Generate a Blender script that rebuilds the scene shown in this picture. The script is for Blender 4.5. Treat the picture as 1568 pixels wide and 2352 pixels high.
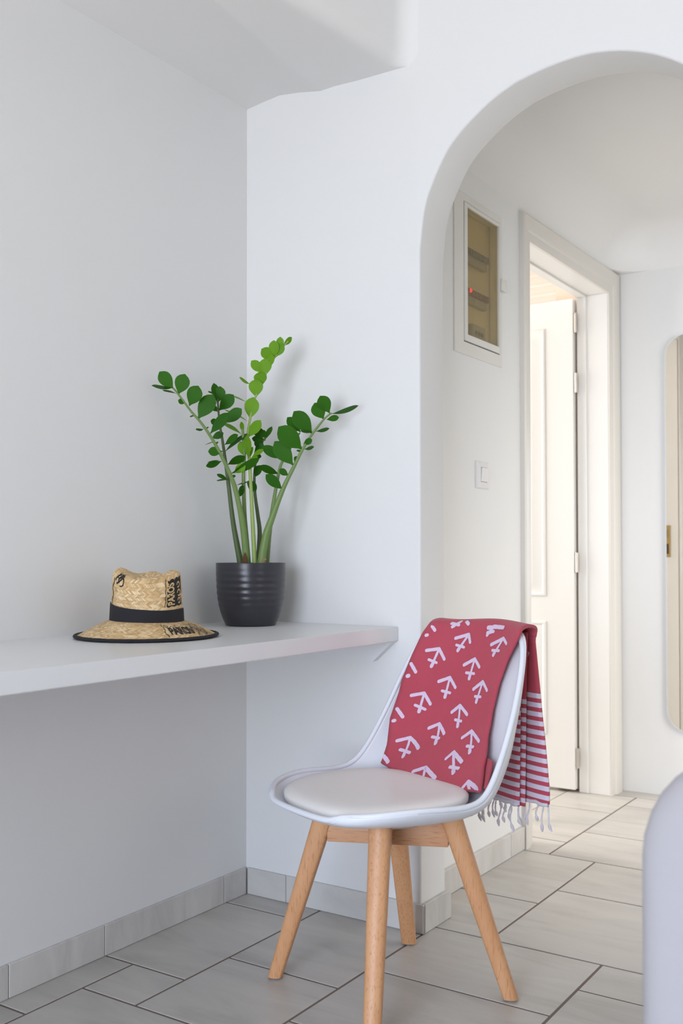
import bpy, bmesh, math, random
from mathutils import Vector, Matrix, noise

for o in list(bpy.data.objects):
    bpy.data.objects.remove(o, do_unlink=True)
scene = bpy.context.scene
COL = scene.collection
R = math.radians

# ------------------------------------------------------------------ camera
cam_d = bpy.data.cameras.new('camera')
cam = bpy.data.objects.new('camera', cam_d)
COL.objects.link(cam)
_r = Vector((0.83426791, 0.55135858, -0.00087019))
_u = Vector((0.01096007, -0.01500584, 0.99982734))
_f = Vector((-0.55125033, 0.8341334, 0.01856182))
cam.matrix_world = Matrix(((_r.x, _u.x, -_f.x, 1.82105), (_r.y, _u.y, -_f.y, -2.26673),
                           (_r.z, _u.z, -_f.z, 0.95961), (0, 0, 0, 1)))
cam_d.sensor_fit = 'VERTICAL'
cam_d.sensor_height = 36.0
cam_d.sensor_width = 24.0
cam_d.lens = 2329.136 / 2352 * 36
cam_d.shift_y = 56.456 / 2352
cam_d.clip_start = 0.05
cam_d.dof.use_dof = True
cam_d.dof.focus_distance = 2.5
cam_d.dof.aperture_fstop = 4.5
scene.camera = cam

# ------------------------------------------------------------------ light
scene.view_settings.view_transform = 'Standard'
scene.view_settings.look = 'None'
scene.view_settings.gamma = 1.0
scene.view_settings.use_curve_mapping = False
scene.view_settings.exposure = 0.0

world = bpy.data.worlds.new('sky')
scene.world = world
world.use_nodes = True
bg = world.node_tree.nodes['Background']
bg.inputs[0].default_value = (0.78, 0.88, 1.0, 1)
bg.inputs[1].default_value = 0.6


def area(name, loc, aim, size, power, color, spread=180):
    d = bpy.data.lights.new(name, 'AREA')
    d.shape = 'RECTANGLE'
    d.size, d.size_y = size
    d.energy = power
    d.color = color
    d.spread = R(spread)
    o = bpy.data.objects.new(name, d)
    COL.objects.link(o)
    o.location = loc
    o.rotation_euler = (Vector(aim) - Vector(loc)).to_track_quat('-Z', 'Y').to_euler()
    return o


# daylight in the terrace window behind the camera: sky falling down into the room, and the
# paler light thrown up from the ground outside
area('window_sky_light', (1.52, -4.52, 1.10), (1.45, 0.0, -0.75), (1.7, 2.1), 47, (0.53, 0.705, 1.0), 120)
area('window_ground_light', (1.52, -4.50, 1.15), (1.35, 0.0, 3.7), (1.7, 2.1), 41, (1.0, 0.93, 0.83), 130)
area('side_fill_light', (3.74, -1.50, 1.45), (0.0, -0.7, 1.3), (1.1, 1.4), 6.5, (1.0, 0.94, 0.87))  # fill added to brighten faces turned right; no known window there
# fill added at the hall's unseen end, and light placed inside the side room
area('hall_fill_light', (2.52, 0.72, 1.25), (1.15, 1.80, 0.10), (0.8, 1.6), 19, (1.0, 0.985, 0.96), 125)
area('side_room_light', (-1.88, 0.95, 1.45), (0.3, 1.5, 1.6), (1.2, 1.5), 74, (1.0, 0.98, 0.945))


# ------------------------------------------------------------------ helpers
def lin(*c):
    if len(c) == 1:
        c = c[0]
    o = []
    for v in c:
        v /= 255.0
        o.append(v / 12.92 if v <= 0.04045 else ((v + 0.055) / 1.055) ** 2.4)
    return tuple(o) + (1.0,)


def new_mat(name, color, rough=0.6, **kw):
    m = bpy.data.materials.new(name)
    m.use_nodes = True
    b = m.node_tree.nodes['Principled BSDF']
    b.inputs['Base Color'].default_value = color
    b.inputs['Roughness'].default_value = rough
    for k, v in kw.items():
        b.inputs[k].default_value = v
    return m


class NT:
    """tiny node-tree writer"""
    def __init__(s, m):
        s.t = m.node_tree
        s.b = s.t.nodes['Principled BSDF']

    def n(s, typ, **kw):
        x = s.t.nodes.new(typ)
        for k, v in kw.items():
            setattr(x, k, v)
        return x

    def l(s, a, b):
        s.t.links.new(a, b)

    def coord(s, out='Object', scale=(1, 1, 1), rot=(0, 0, 0)):
        c = s.n('ShaderNodeTexCoord')
        mp = s.n('ShaderNodeMapping')
        mp.inputs['Scale'].default_value = scale
        mp.inputs['Rotation'].default_value = rot
        s.l(c.outputs[out], mp.inputs['Vector'])
        return mp.outputs[0]

    def noise(s, vec, scale, detail=3, rough=0.5, dist=0.0):
        x = s.n('ShaderNodeTexNoise')
        x.inputs['Scale'].default_value = scale
        x.inputs['Detail'].default_value = detail
        x.inputs['Roughness'].default_value = rough
        x.inputs['Distortion'].default_value = dist
        if vec is not None:
            s.l(vec, x.inputs['Vector'])
        return x.outputs[0]

    def ramp(s, fac, stops):
        x = s.n('ShaderNodeValToRGB')
        e = x.color_ramp.elements
        while len(e) < len(stops):
            e.new(0.5)
        for i, (p, c) in enumerate(stops):
            e[i].position = p
            e[i].color = c
        s.l(fac, x.inputs[0])
        return x.outputs[0]

    def math(s, op, a, b=None, c=None):
        x = s.n('ShaderNodeMath', operation=op)
        for i, v in enumerate((a, b, c)):
            if v is None:
                continue
            if isinstance(v, (int, float)):
                x.inputs[i].default_value = v
            else:
                s.l(v, x.inputs[i])
        return x.outputs[0]

    def mix(s, fac, a, b):
        x = s.n('ShaderNodeMix', data_type='RGBA')
        for sock, v in ((x.inputs[0], fac), (x.inputs[6], a), (x.inputs[7], b)):
            if isinstance(v, (int, float)):
                sock.default_value = v
            elif isinstance(v, tuple):
                sock.default_value = v
            else:
                s.l(v, sock)
        return x.outputs[2]

    def bump(s, h, strength, dist=0.01):
        x = s.n('ShaderNodeBump')
        x.inputs['Strength'].default_value = strength
        x.inputs['Distance'].default_value = dist
        s.l(h, x.inputs['Height'])
        s.l(x.outputs[0], s.b.inputs['Normal'])

    def color(s, c):
        s.l(c, s.b.inputs['Base Color'])


def plaster(name, color, strength=0.25):
    m = new_mat(name, color, 0.75)
    t = NT(m)
    v = t.coord('Object')
    a = t.noise(v, 3.0, 3, 0.5)
    b = t.noise(v, 160.0, 2, 0.6)
    h = t.math('ADD', t.math('MULTIPLY', a, 1.0), t.math('MULTIPLY', b, 0.05))
    t.bump(h, strength, 0.01)
    return m


M = {}
M['wall'] = plaster('white_plaster', (0.785, 0.778, 0.765, 1))
M['hall_wall'] = plaster('warm_white_plaster', (0.80, 0.795, 0.78, 1))
M['wall_tan'] = plaster('pale_plaster', (0.76, 0.745, 0.72, 1))
M['ceiling'] = plaster('ceiling_plaster', (0.81, 0.80, 0.785, 1))
M['paint'] = new_mat('white_gloss_paint', (0.80, 0.775, 0.735, 1), 0.35)
M['casing'] = new_mat('cream_casing_paint', (0.70, 0.665, 0.61, 1), 0.4)
M['laminate'] = new_mat('white_laminate', (0.78, 0.78, 0.785, 1), 0.32)
M['grout'] = new_mat('dark_grout', lin(120, 106, 98), 0.9)
M['grout_light'] = new_mat('skirting_grout', lin(150, 145, 142), 0.9)


def tile_mat(name, c0, c1, c2, rough, rot):
    m = new_mat(name, c1, rough)
    t = NT(m)
    tc = t.n('ShaderNodeTexCoord')
    oi = t.n('ShaderNodeObjectInfo')
    add = t.n('ShaderNodeVectorMath', operation='ADD')
    cmb = t.n('ShaderNodeCombineXYZ')
    k = t.math('MULTIPLY', oi.outputs['Random'], 37.0)
    t.l(k, cmb.inputs[0]); t.l(k, cmb.inputs[1]); t.l(k, cmb.inputs[2])
    t.l(tc.outputs['Object'], add.inputs[0]); t.l(cmb.outputs[0], add.inputs[1])
    mp = t.n('ShaderNodeMapping')
    mp.inputs['Rotation'].default_value = rot
    mp.inputs['Scale'].default_value = (1.6, 7.0, 2.0)
    t.l(add.outputs[0], mp.inputs['Vector'])
    a = t.noise(mp.outputs[0], 1.6, 5, 0.6, 0.6)
    col = t.ramp(a, [(0.30, c0), (0.48, c1), (0.70, c2)])
    tint = t.math('MULTIPLY_ADD', oi.outputs['Random'], 0.05, 0.975)
    hsv = t.n('ShaderNodeHueSaturation')
    t.l(col, hsv.inputs['Color']); t.l(tint, hsv.inputs['Value'])
    t.color(hsv.outputs[0])
    b = t.noise(add.outputs[0], 220, 2)
    t.bump(b, 0.06, 0.002)
    return m


M['tile'] = tile_mat('stone_floor_tile', (0.42, 0.395, 0.36, 1), (0.51, 0.48, 0.44, 1), (0.575, 0.54, 0.495, 1), 0.38, (0, 0, R(28)))
M['tile_side'] = tile_mat('stone_skirting_tile', (0.52, 0.495, 0.465, 1), (0.61, 0.585, 0.555, 1), (0.68, 0.655, 0.625, 1), 0.5, (R(90), R(4), 0))


def finish(me, angle=35):
    if me.polygons:
        me.polygons.foreach_set('use_smooth', [True] * len(me.polygons))
        me.set_sharp_from_angle(angle=R(angle))


def link(name, me, mat, parent=None):
    o = bpy.data.objects.new(name, me)
    COL.objects.link(o)
    if mat is not None:
        if not me.materials:
            me.materials.append(mat)
    if parent is not None:
        o.parent = parent
    return o


def obj(name, bm, mat, parent=None, angle=35, recalc=True):
    if recalc:
        bmesh.ops.recalc_face_normals(bm, faces=bm.faces)
    me = bpy.data.meshes.new(name)
    bm.to_mesh(me)
    bm.free()
    finish(me, angle)
    return link(name, me, mat, parent)


def box(bm, x0, x1, y0, y1, z0, z1, bev=0.0, seg=2):
    vs = [bm.verts.new(p) for p in ((x0, y0, z0), (x1, y0, z0), (x1, y1, z0), (x0, y1, z0),
                                    (x0, y0, z1), (x1, y0, z1), (x1, y1, z1), (x0, y1, z1))]
    fs = [bm.faces.new([vs[i] for i in f]) for f in ((3, 2, 1, 0), (4, 5, 6, 7), (0, 1, 5, 4), (1, 2, 6, 5), (2, 3, 7, 6), (3, 0, 4, 7))]
    if bev > 0:
        es = list({e for f in fs for e in f.edges})
        bmesh.ops.bevel(bm, geom=es, offset=bev, segments=seg, profile=0.5, affect='EDGES')
    return vs


def boxobj(name, dims, mat, parent=None, bev=0.0, seg=2):
    bm = bmesh.new()
    box(bm, *dims, bev=bev, seg=seg)
    return obj(name, bm, mat, parent)


def grid(bm, rows, close_u=False, close_v=False):
    vv = [[bm.verts.new(p) for p in r] for r in rows]
    nr = len(vv)
    for i in range(nr if close_v else nr - 1):
        a, b = vv[i], vv[(i + 1) % nr]
        n = len(a)
        for j in range(n if close_u else n - 1):
            k = (j + 1) % n
            try:
                bm.faces.new((a[j], a[k], b[k], b[j]))
            except ValueError:
                pass
    return vv


def lathe(bm, prof, n=48, cap0=False, cap1=False):
    rows = [[(r * math.cos(2 * math.pi * k / n), r * math.sin(2 * math.pi * k / n), z) for k in range(n)] for r, z in prof]
    vv = grid(bm, rows, close_u=True)
    if cap0:
        bm.faces.new(list(reversed(vv[0])))
    if cap1:
        bm.faces.new(vv[-1])
    return vv


def tube(bm, pts, radii, n=10, cap=True):
    pts = [Vector(p) for p in pts]
    rows = []
    ref = None
    for i, p in enumerate(pts):
        t = (pts[min(i + 1, len(pts) - 1)] - pts[max(i - 1, 0)]).normalized()
        if ref is None:
            ref = t.orthogonal().normalized()
        ref = (ref - t * ref.dot(t)).normalized()
        b = t.cross(ref)
        r = radii[i] if isinstance(radii, (list, tuple)) else radii
        rows.append([p + (ref * math.cos(2 * math.pi * k / n) + b * math.sin(2 * math.pi * k / n)) * r for k in range(n)])
    vv = grid(bm, rows, close_u=True)
    if cap:
        bm.faces.new(list(reversed(vv[0])))
        bm.faces.new(vv[-1])


def catmull(pts, sub):
    out = []
    n = len(pts)
    for i in range(n - 1):
        p0, p1, p2, p3 = (pts[max(i - 1, 0)], pts[i], pts[i + 1], pts[min(i + 2, n - 1)])
        for k in range(sub):
            t = k / sub
            out.append(tuple(0.5 * (2 * b + (c - a) * t + (2 * a - 5 * b + 4 * c - d) * t * t + (3 * b - a - 3 * c + d) * t ** 3)
                             for a, b, c, d in zip(p0, p1, p2, p3)))
    out.append(tuple(pts[-1]))
    return out


def interp(x, xs, ys):
    if x <= xs[0]:
        return ys[0]
    for i in range(len(xs) - 1):
        if x <= xs[i + 1]:
            t = (x - xs[i]) / (xs[i + 1] - xs[i])
            return ys[i] * (1 - t) + ys[i + 1] * t
    return ys[-1]


def empty(name, loc=(0, 0, 0), rz=0.0, parent=None):
    o = bpy.data.objects.new(name, None)
    o.empty_display_size = 0.1
    COL.objects.link(o)
    o.location = loc
    o.rotation_euler = (0, 0, rz)
    if parent is not None:
        o.parent = parent
    return o


def tag(o, label, cat=None, group=None):
    o['label'] = label
    if cat:
        o['category'] = cat
    if group:
        o['group'] = group
    return o


def struct(o, label=None):
    o['kind'] = 'structure'
    if label:
        o['label'] = label
    return o


# ------------------------------------------------------------------ room shell
WB = 0.008           # face of the arch wall
WA = -0.008          # face of the left wall
TOP = 2.80
struct(boxobj('wall_left', (-0.16, WA, -4.6, 0.14, -0.05, TOP), M['wall']), 'plain white plaster wall behind the shelf')

# wall with the arch
arch = [(0.559, 0.0), (0.559, 0.9), (0.559, 1.70)] + catmull(
    [(0.5595, 1.745), (0.573, 1.846), (0.597, 1.911), (0.650, 1.998), (0.735, 2.066), (0.810, 2.104), (0.873, 2.120), (0.942, 2.129),
     (1.005, 2.130), (1.060, 2.122), (1.110, 2.108), (1.168, 2.083), (1.230, 2.042), (1.300, 1.972), (1.355, 1.885),
     (1.388, 1.80), (1.400, 1.72)], 5) + [(1.402, 1.5), (1.402, 0.0)]


def offset(poly, d):
    out = []
    for i, p in enumerate(poly):
        a, b = poly[max(i - 1, 0)], poly[min(i + 1, len(poly) - 1)]
        tx, tz = b[0] - a[0], b[1] - a[1]
        L = math.hypot(tx, tz)
        out.append((p[0] - tz / L * d, p[1] + tx / L * d))
    return out


bm = bmesh.new()
rf = 0.006
secs = []
for a in (0, 22, 45, 68, 90):
    secs.append((rf * (1 - math.sin(R(a))), WB + rf * (1 - math.cos(R(a)))))
for a in (90, 68, 45, 22, 0):
    secs.append((rf * (1 - math.sin(R(a))), 0.14 - rf * (1 - math.cos(R(a)))))
rows = []
for d, y in secs:
    rows.append([(x, y, z) for x, z in offset(arch, d)])
vv = grid(bm, rows)
for row, y in ((vv[0], WB), (vv[-1], 0.14)):
    x0 = row[0].co.x
    lo = [bm.verts.new((-0.16, y, -0.05)), bm.verts.new((x0, y, -0.05)), bm.verts.new((x0, y, TOP)), bm.verts.new((-0.16, y, TOP))]
    bm.faces.new(lo)
    for i in range(len(row) - 1):
        a, b = row[i].co, row[i + 1].co
        if b.x - a.x > 1e-6 and a.z > 1.4 and b.z > 1.4:
            bm.faces.new((row[i], row[i + 1], bm.verts.new((b.x, y, TOP)), bm.verts.new((a.x, y, TOP))))
    xe = row[-2].co.x
    bm.faces.new([bm.verts.new(p) for p in ((xe, y, -0.05), (3.8, y, -0.05), (3.8, y, TOP), (xe, y, TOP))])
bmesh.ops.remove_doubles(bm, verts=bm.verts, dist=1e-5)
struct(obj('wall_back', bm, M['wall']), 'white plaster wall with the round arch into the hall')

bm = bmesh.new()
box(bm, 3.8, 3.95, -4.75, -2.15, -0.05, TOP)
box(bm, 3.8, 3.95, -0.85, 0.14, -0.05, TOP)
box(bm, 3.8, 3.95, -2.15, -0.85, -0.05, 0.68)
box(bm, 3.8, 3.95, -2.15, -0.85, 2.22, TOP)
struct(obj('wall_right', bm, M['wall_tan']))
bm = bmesh.new()
for d in ((-2.15, -2.09, 0.68, 2.22), (-0.91, -0.85, 0.68, 2.22), (-2.09, -0.91, 0.68, 0.74), (-2.09, -0.91, 2.16, 2.22), (-1.53, -1.47, 0.74, 2.16)):
    box(bm, 3.84, 3.90, d[0], d[1], d[2], d[3], 0.004)
struct(obj('side_fill_frame', bm, M['paint']))  # opening frame made up to go with the added side fill
bm = bmesh.new()
box(bm, -0.16, 0.52, -4.75, -4.6, -0.05, TOP)
box(bm, 2.52, 3.95, -4.75, -4.6, -0.05, TOP)
box(bm, 0.52, 2.52, -4.75, -4.6, 2.35, TOP)
box(bm, 0.52, 2.52, -4.75, -4.6, -0.05, 0.02)
struct(obj('wall_front', bm, M['wall_tan']))
bm = bmesh.new()
for d in ((0.52, 0.59, 0.02, 2.35), (2.45, 2.52, 0.02, 2.35), (0.59, 2.45, 0.02, 0.09), (0.59, 2.45, 2.28, 2.35), (1.49, 1.55, 0.09, 2.28)):
    box(bm, d[0], d[1], -4.70, -4.64, d[2], d[3], 0.004)
struct(obj('window_1', bm, M['paint']))
struct(boxobj('ceiling', (-0.16, 3.95, -4.75, 0.14, TOP, TOP + 0.12), M['ceiling']), 'white plaster ceiling')

# dropped soffit along the left wall, uneven underside with one crease and a rounded front edge
bm = bmesh.new()
rows = []
for j in range(57):
    y = WB - 4.6 * (j / 56.0) ** 2.4
    yy = max(y, -0.8)
    xe = 0.513 + 0.10 * yy
    rw = 0.042
    dw = max(0.0, WB - y)
    if dw < rw:
        xe += rw - math.sqrt(max(0.0, rw * rw - (rw - dw) ** 2))
    xc = 0.252 - 0.11 * yy
    dz = 0.006 * math.sin(yy * 6.0)
    prof = [(WA - 0.002, 2.247), (0.05, 2.254 + dz * 0.3), (0.11, 2.259 + dz * 0.5), (xc - 0.07, 2.2495), (xc - 0.025, 2.2405), (xc - 0.006, 2.2365), (xc, 2.2355), (xc + 0.008, 2.2362),
            (xc + 0.05, 2.2370), (xc + 0.12, 2.2335), (xe - 0.035, 2.2310)]
    for a in (15, 30, 45, 60, 75, 90):
        prof.append((xe - 0.035 + 0.035 * math.sin(R(a)), 2.2310 + 0.035 * (1 - math.cos(R(a)))))
    prof.append((xe + 0.004, 2.45))
    prof.append((xe + 0.004, TOP + 0.01))
    rows.append([(x, y, z) for x, z in prof])
grid(bm, rows)
struct(obj('ceiling_soffit', bm, M['ceiling'], angle=70), 'lowered plaster soffit with a soft crease above the shelf corner')

# hall: wall with the doorway, far wall, right wall, ceiling
HX = 0.472
FY = 1.84
HT = 3.10
bm = bmesh.new()
box(bm, 0.352, HX, 0.141, 0.428, -0.05, HT)
box(bm, 0.352, HX, 0.692, 0.890, -0.05, HT)
box(bm, 0.352, HX, 0.428, 0.692, -0.05, 1.585)
box(bm, 0.352, HX, 0.428, 0.692, 2.005, HT)
box(bm, 0.352, HX - 0.065, 0.428, 0.692, 1.585, 2.005)
box(bm, 0.352, HX, 1.722, FY + 0.12, -0.05, HT)
box(bm, 0.352, HX, 0.890, 1.722, 2.030, HT)
struct(obj('wall_hall_left', bm, M['hall_wall']), 'white hall wall holding the fuse box and the doorway')
struct(boxobj('wall_hall_far', (HX - 0.01, 2.7, FY, FY + 0.12, -0.05, HT), M['wall']), 'far white hall wall with the mirror')
bm = bmesh.new()
box(bm, 2.58, 2.70, 0.141, 0.28, -0.05, HT)
box(bm, 2.58, 2.70, 1.16, FY, -0.05, HT)
box(bm, 2.58, 2.70, 0.28, 1.16, 2.10, HT)
struct(obj('wall_hall_right', bm, M['hall_wall']))
bm = bmesh.new()
for d in ((0.28, 0.36, 0.0, 2.10), (1.08, 1.16, 0.0, 2.10), (0.36, 1.08, 0.0, 0.12), (0.36, 1.08, 2.02, 2.10), (0.36, 1.08, 1.02, 1.08)):
    box(bm, 2.62, 2.66, d[0], d[1], d[2], d[3], 0.003)
struct(obj('hall_fill_frame', bm, M['paint']))  # made-up glazed frame set around the added hall fill
# coved plaster ceiling of the hall: the walls roll over into it
ZC, RC = 2.285, 0.17


def cove(x, y):
    a = max(0.0, RC - (x - HX))
    b = max(0.0, RC - (FY - y))
    q = RC * RC - a * a - b * b
    return ZC - RC + math.sqrt(max(0.0, q))


offs = [RC * (1 - math.cos(R(90.0 * k / 10))) for k in range(11)]
xs_ = [HX + d for d in offs] + [HX + RC + (2.60 - HX - RC) * k / 8.0 for k in range(1, 9)]
ys_ = [0.1395 + (FY - RC - 0.1395) * k / 8.0 for k in range(8)] + [FY - d for d in reversed(offs)]
bm = bmesh.new()
grid(bm, [[(x, y, cove(x, y)) for x in xs_] for y in ys_])
struct(obj('ceiling_hall', bm, M['ceiling'], angle=80), 'plaster hall ceiling rolling softly into the walls')

# side room behind the doorway
SX0, SY1 = -1.9, 3.40
bm = bmesh.new()
box(bm, SX0 - 0.1, SX0, 0.14, 0.32, -0.05, 2.9)
box(bm, SX0 - 0.1, SX0, 1.58, SY1, -0.05, 2.9)
box(bm, SX0 - 0.1, SX0, 0.32, 1.58, -0.05, 0.66)
box(bm, SX0 - 0.1, SX0, 0.32, 1.58, 2.22, 2.9)
struct(obj('wall_side_left', bm, M['hall_wall']))
bm = bmesh.new()
for d in ((0.32, 0.38, 0.66, 2.22), (1.52, 1.58, 0.66, 2.22), (0.38, 1.52, 0.66, 0.72), (0.38, 1.52, 2.16, 2.22), (0.92, 0.98, 0.72, 2.16)):
    box(bm, SX0 - 0.07, SX0 - 0.03, d[0], d[1], d[2], d[3], 0.003)
struct(obj('side_room_frame', bm, M['paint']))  # frame added round the side room light; no window known here
struct(boxobj('wall_side_far', (SX0 - 0.1, 0.36, SY1, SY1 + 0.1, -0.05, 2.9), M['hall_wall']))
M['tan'] = plaster('tan_side_room_plaster', lin(244, 222, 202))
struct(boxobj('wall_side_right', (0.24, 0.3515, 1.76, SY1, -0.05, 2.9), M['tan']))
struct(boxobj('wall_side_near', (SX0 - 0.1, 0.36, 0.13, 0.1395, TOP, 2.9), M['hall_wall']))


def wood_mat(name, c0, c1, rough, scale, axis='z'):
    m = new_mat(name, c0, rough)
    t = NT(m)
    sc = {'z': (30, 30, 2.2), 'x': (2.2, 30, 30), 'y': (30, 2.2, 30)}[axis]
    v = t.coord('Object', scale=sc)
    a = t.noise(v, scale, 4, 0.6, 0.4)
    sp = {'z': (260, 260, 22), 'x': (22, 260, 260), 'y': (260, 22, 260)}[axis]
    f = t.noise(t.coord('Object', scale=sp), 1.5, 1, 0.5)
    c = t.ramp(a, [(0.3, c0), (0.7, c1)])
    fl = t.ramp(f, [(0.30, (0.80, 0.74, 0.68, 1)), (0.42, (1, 1, 1, 1))])
    x = t.n('ShaderNodeMix', data_type='RGBA', blend_type='MULTIPLY')
    x.inputs[0].default_value = 1.0
    t.l(c, x.inputs[6]); t.l(fl, x.inputs[7])
    t.color(x.outputs[2])
    return m


M['plank'] = new_mat('pale_pink_pine', lin(253, 243, 236), 0.6)
t_ = NT(M['plank'])
t_.color(t_.ramp(t_.noise(t_.coord('Object', scale=(2.2, 30, 30)), 1.0, 4, 0.6), [(0.3, lin(251, 238, 229)), (0.7, lin(255, 247, 242))]))
cs = struct(boxobj('ceiling_side', (SX0, 0.3515, 0.14, SY1, 2.24, 2.28), M['plank']), 'pale wooden plank ceiling of the side room')
bmp = bmesh.new()
box(bmp, SX0 + 0.01, 0.35, -0.082, 0.082, -0.018, 0.0, 0.004, 1)
bmesh.ops.recalc_face_normals(bmp, faces=bmp.faces)
pl_me = bpy.data.meshes.new('plank')
bmp.to_mesh(pl_me); bmp.free(); finish(pl_me)
for i in range(18):
    p = link('plank', pl_me, M['plank'], cs)
    p.location = (0, 0.24 + i * 0.17, 2.24)
struct(boxobj('floor_side', (SX0, 0.299, 0.14, SY1, -0.07, -0.0006), M['tile']))

# ------------------------------------------------------------------ floor tiles
fl = struct(boxobj('floor', (-0.16, 3.95, -4.75, FY + 0.12, -0.06, -0.0014), M['grout']), 'pale stone tile floor with dark joints')
G = 0.0034
TILES = [(-.01, .088, -1.0, -.845), (-.01, .088, -.845, -.533), (.088, .250, -.690, -.533), (-.01, .250, -.533, -.085),
         (-.01, .250, -.085, .067), (.088, .565, -1.0, -.690), (.250, .565, -.690, -.380), (.250, .565, -.380, .067),
         (.565, 1.009, -1.0, -.567), (.565, 1.009, -.567, -.250), (.565, 1.009, -.250, .067), (1.009, 1.167, -.095, .067),
         (1.009, 1.326, -.540, -.095), (1.009, 1.326, -1.0, -.540), (1.167, 1.65, -.095, .067), (1.326, 1.65, -.540, -.095),
         (1.326, 1.65, -1.0, -.540), (.40, .722, .067, .379), (.40, .722, .379, .831), (.722, 1.167, .067, .512),
         (.722, 1.04, .512, .831), (1.04, 1.35, .512, .831), (1.35, 1.65, .512, .831), (1.167, 1.65, .067, .512),
         (.570, 1.015, .831, 1.147), (1.015, 1.65, .831, 1.147), (.36, .570, .831, .991), (.30, .570, .991, 1.442),
         (.30, .570, 1.442, 1.742), (.570, .885, 1.147, 1.590), (.885, 1.33, 1.147, 1.590), (1.33, 1.65, 1.147, 1.590),
         (.570, 1.015, 1.590, 1.742), (1.015, 1.65, 1.590, 1.742), (.36, 1.015, 1.742, 1.85), (1.015, 1.65, 1.742, 1.85)]
y = -1.0
k = 0
while y > -4.7:
    x = -0.01 - 0.22 * (k % 2)
    while x < 1.65:
        x1 = min(x + 0.447, 1.65)
        if x1 > 0.05:
            TILES.append((max(x, -0.01), x1, max(y - 0.317, -4.7), y))
        x = x1
    y -= 0.317
    k += 1
for i in range(5):
    xa = 1.65 + i * 0.447
    for j in range(21):
        ya = -4.7 + j * 0.317
        if xa < 3.9:
            TILES.append((xa, min(xa + 0.447, 3.9), ya, min(ya + 0.317, 1.85)))
for x0, x1, y0, y1 in TILES:
    bm = bmesh.new()
    cx, cy = (x0 + x1) / 2, (y0 + y1) / 2
    box(bm, x0 + G - cx, x1 - G - cx, y0 + G - cy, y1 - G - cy, -0.006, 0.0, 0.0010, 1)
    o = obj('tile', bm, M['tile'], fl)
    o.location = (cx, cy, 0)

# ------------------------------------------------------------------ skirting tiles
SK = 0.073


def skirting(name, axis, face, proud, joints, label):
    """a run of skirting tiles along x or y; face = wall plane, proud = visible plane"""
    a0, a1 = joints[0], joints[-1]
    lo, hi = min(face, proud), max(face, proud)
    inset = 0.0018
    if proud > face:
        l2, h2 = lo, hi - inset
    else:
        l2, h2 = lo + inset, hi
    d = (l2, h2, a0, a1, 0.0, SK - 0.002) if axis == 'y' else (a0, a1, l2, h2, 0.0, SK - 0.002)
    base = struct(boxobj(name, d, M['grout_light']), label)
    for i in range(len(joints) - 1):
        b0, b1 = joints[i] + 0.0011, joints[i + 1] - 0.0011
        c = (b0 + b1) / 2
        bm = bmesh.new()
        if axis == 'y':
            box(bm, lo, hi, b0 - c, b1 - c, 0.0, SK, 0.0012, 1)
        else:
            box(bm, b0 - c, b1 - c, lo, hi, 0.0, SK, 0.0012, 1)
        o = obj('tile', bm, M['tile_side'], base)
        o.location = (0, c, 0.001) if axis == 'y' else (c, 0, 0.001)
    return base


skirting('baseboard_left', 'y', WA, 0.0, [-4.6, -4.0, -3.55, -3.1, -2.65, -2.2, -1.75, -1.28, -0.818, -0.539, -0.098, -0.001], 'stone skirting tiles along the left wall')
skirting('baseboard_back', 'x', WB, 0.0, [0.001, 0.137, 0.452, 0.571], 'stone skirting tiles along the wall beside the arch')
skirting('baseboard_arch', 'y', 0.559, 0.571, [0.0085, 0.152], 'short skirting tile on the side of the arch')
skirting('baseboard_hall', 'y', HX, 0.486, [0.146, 0.43, 0.728, 0.838], 'stone skirting tiles along the hall wall')

# ------------------------------------------------------------------ doorway: lining, casing, door leaf
bm = bmesh.new()
box(bm, 0.350, HX + 0.004, 0.886, 0.907, 0.0, 2.014, 0.0015, 1)
box(bm, 0.350, HX + 0.004, 1.707, 1.726, 0.0, 2.014, 0.0015, 1)
box(bm, 0.350, HX + 0.004, 0.886, 1.726, 2.014, 2.034, 0.0015, 1)
box(bm, 0.350, 0.388, 1.701, 1.7075, 0.0, 2.014, 0.002, 1)      # door stops
box(bm, 0.350, 0.388, 0.9065, 0.913, 0.0, 2.014, 0.002, 1)
box(bm, 0.350, 0.388, 0.907, 1.707, 2.008, 2.0145, 0.002, 1)
dl = struct(obj('trim_1', bm, M['paint']), 'white painted door lining')
sp = boxobj('strike_plate', (0.406, 0.434, 0.9065, 0.9105, 0.95, 1.105), new_mat('brass', lin(176, 148, 98), 0.38, Metallic=0.85), dl, 0.001, 1)
sp['label'] = 'brass strike plate'
boxobj('latch_hole', (0.414, 0.426, 0.9103, 0.9108, 1.045, 1.085), new_mat('latch_hole_dark', lin(150, 130, 95), 0.6), sp)
boxobj('latch_hole', (0.414, 0.426, 0.9103, 0.9108, 0.965, 1.015), new_mat('bolt_hole_dark', lin(70, 55, 35), 0.7), sp)


def casing_piece(name, path, w0, w1, parent):
    """moulded casing: path of (y, z) with the inner edge; profile across the width, proud of the wall"""
    bm = bmesh.new()
    prof = [(0.0, 0.0), (0.0, 0.010), (0.10, 0.0115), (0.34, 0.0115), (0.40, 0.016), (0.52, 0.018), (0.90, 0.020), (1.0, 0.016), (1.0, 0.0)]
    rows = []
    for (yi, zi), (yo, zo) in path:
        rows.append([(HX + h, yi + (yo - yi) * s, zi + (zo - zi) * s) for s, h in prof])
    grid(bm, rows)
    bm.faces.new([bm.verts.new(p) for p in rows[0]])
    bm.faces.new([bm.verts.new(p) for p in rows[-1]])
    bmesh.ops.remove_doubles(bm, verts=bm.verts, dist=1e-6)
    return obj(name, bm, M['casing'], parent, angle=25)


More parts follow.
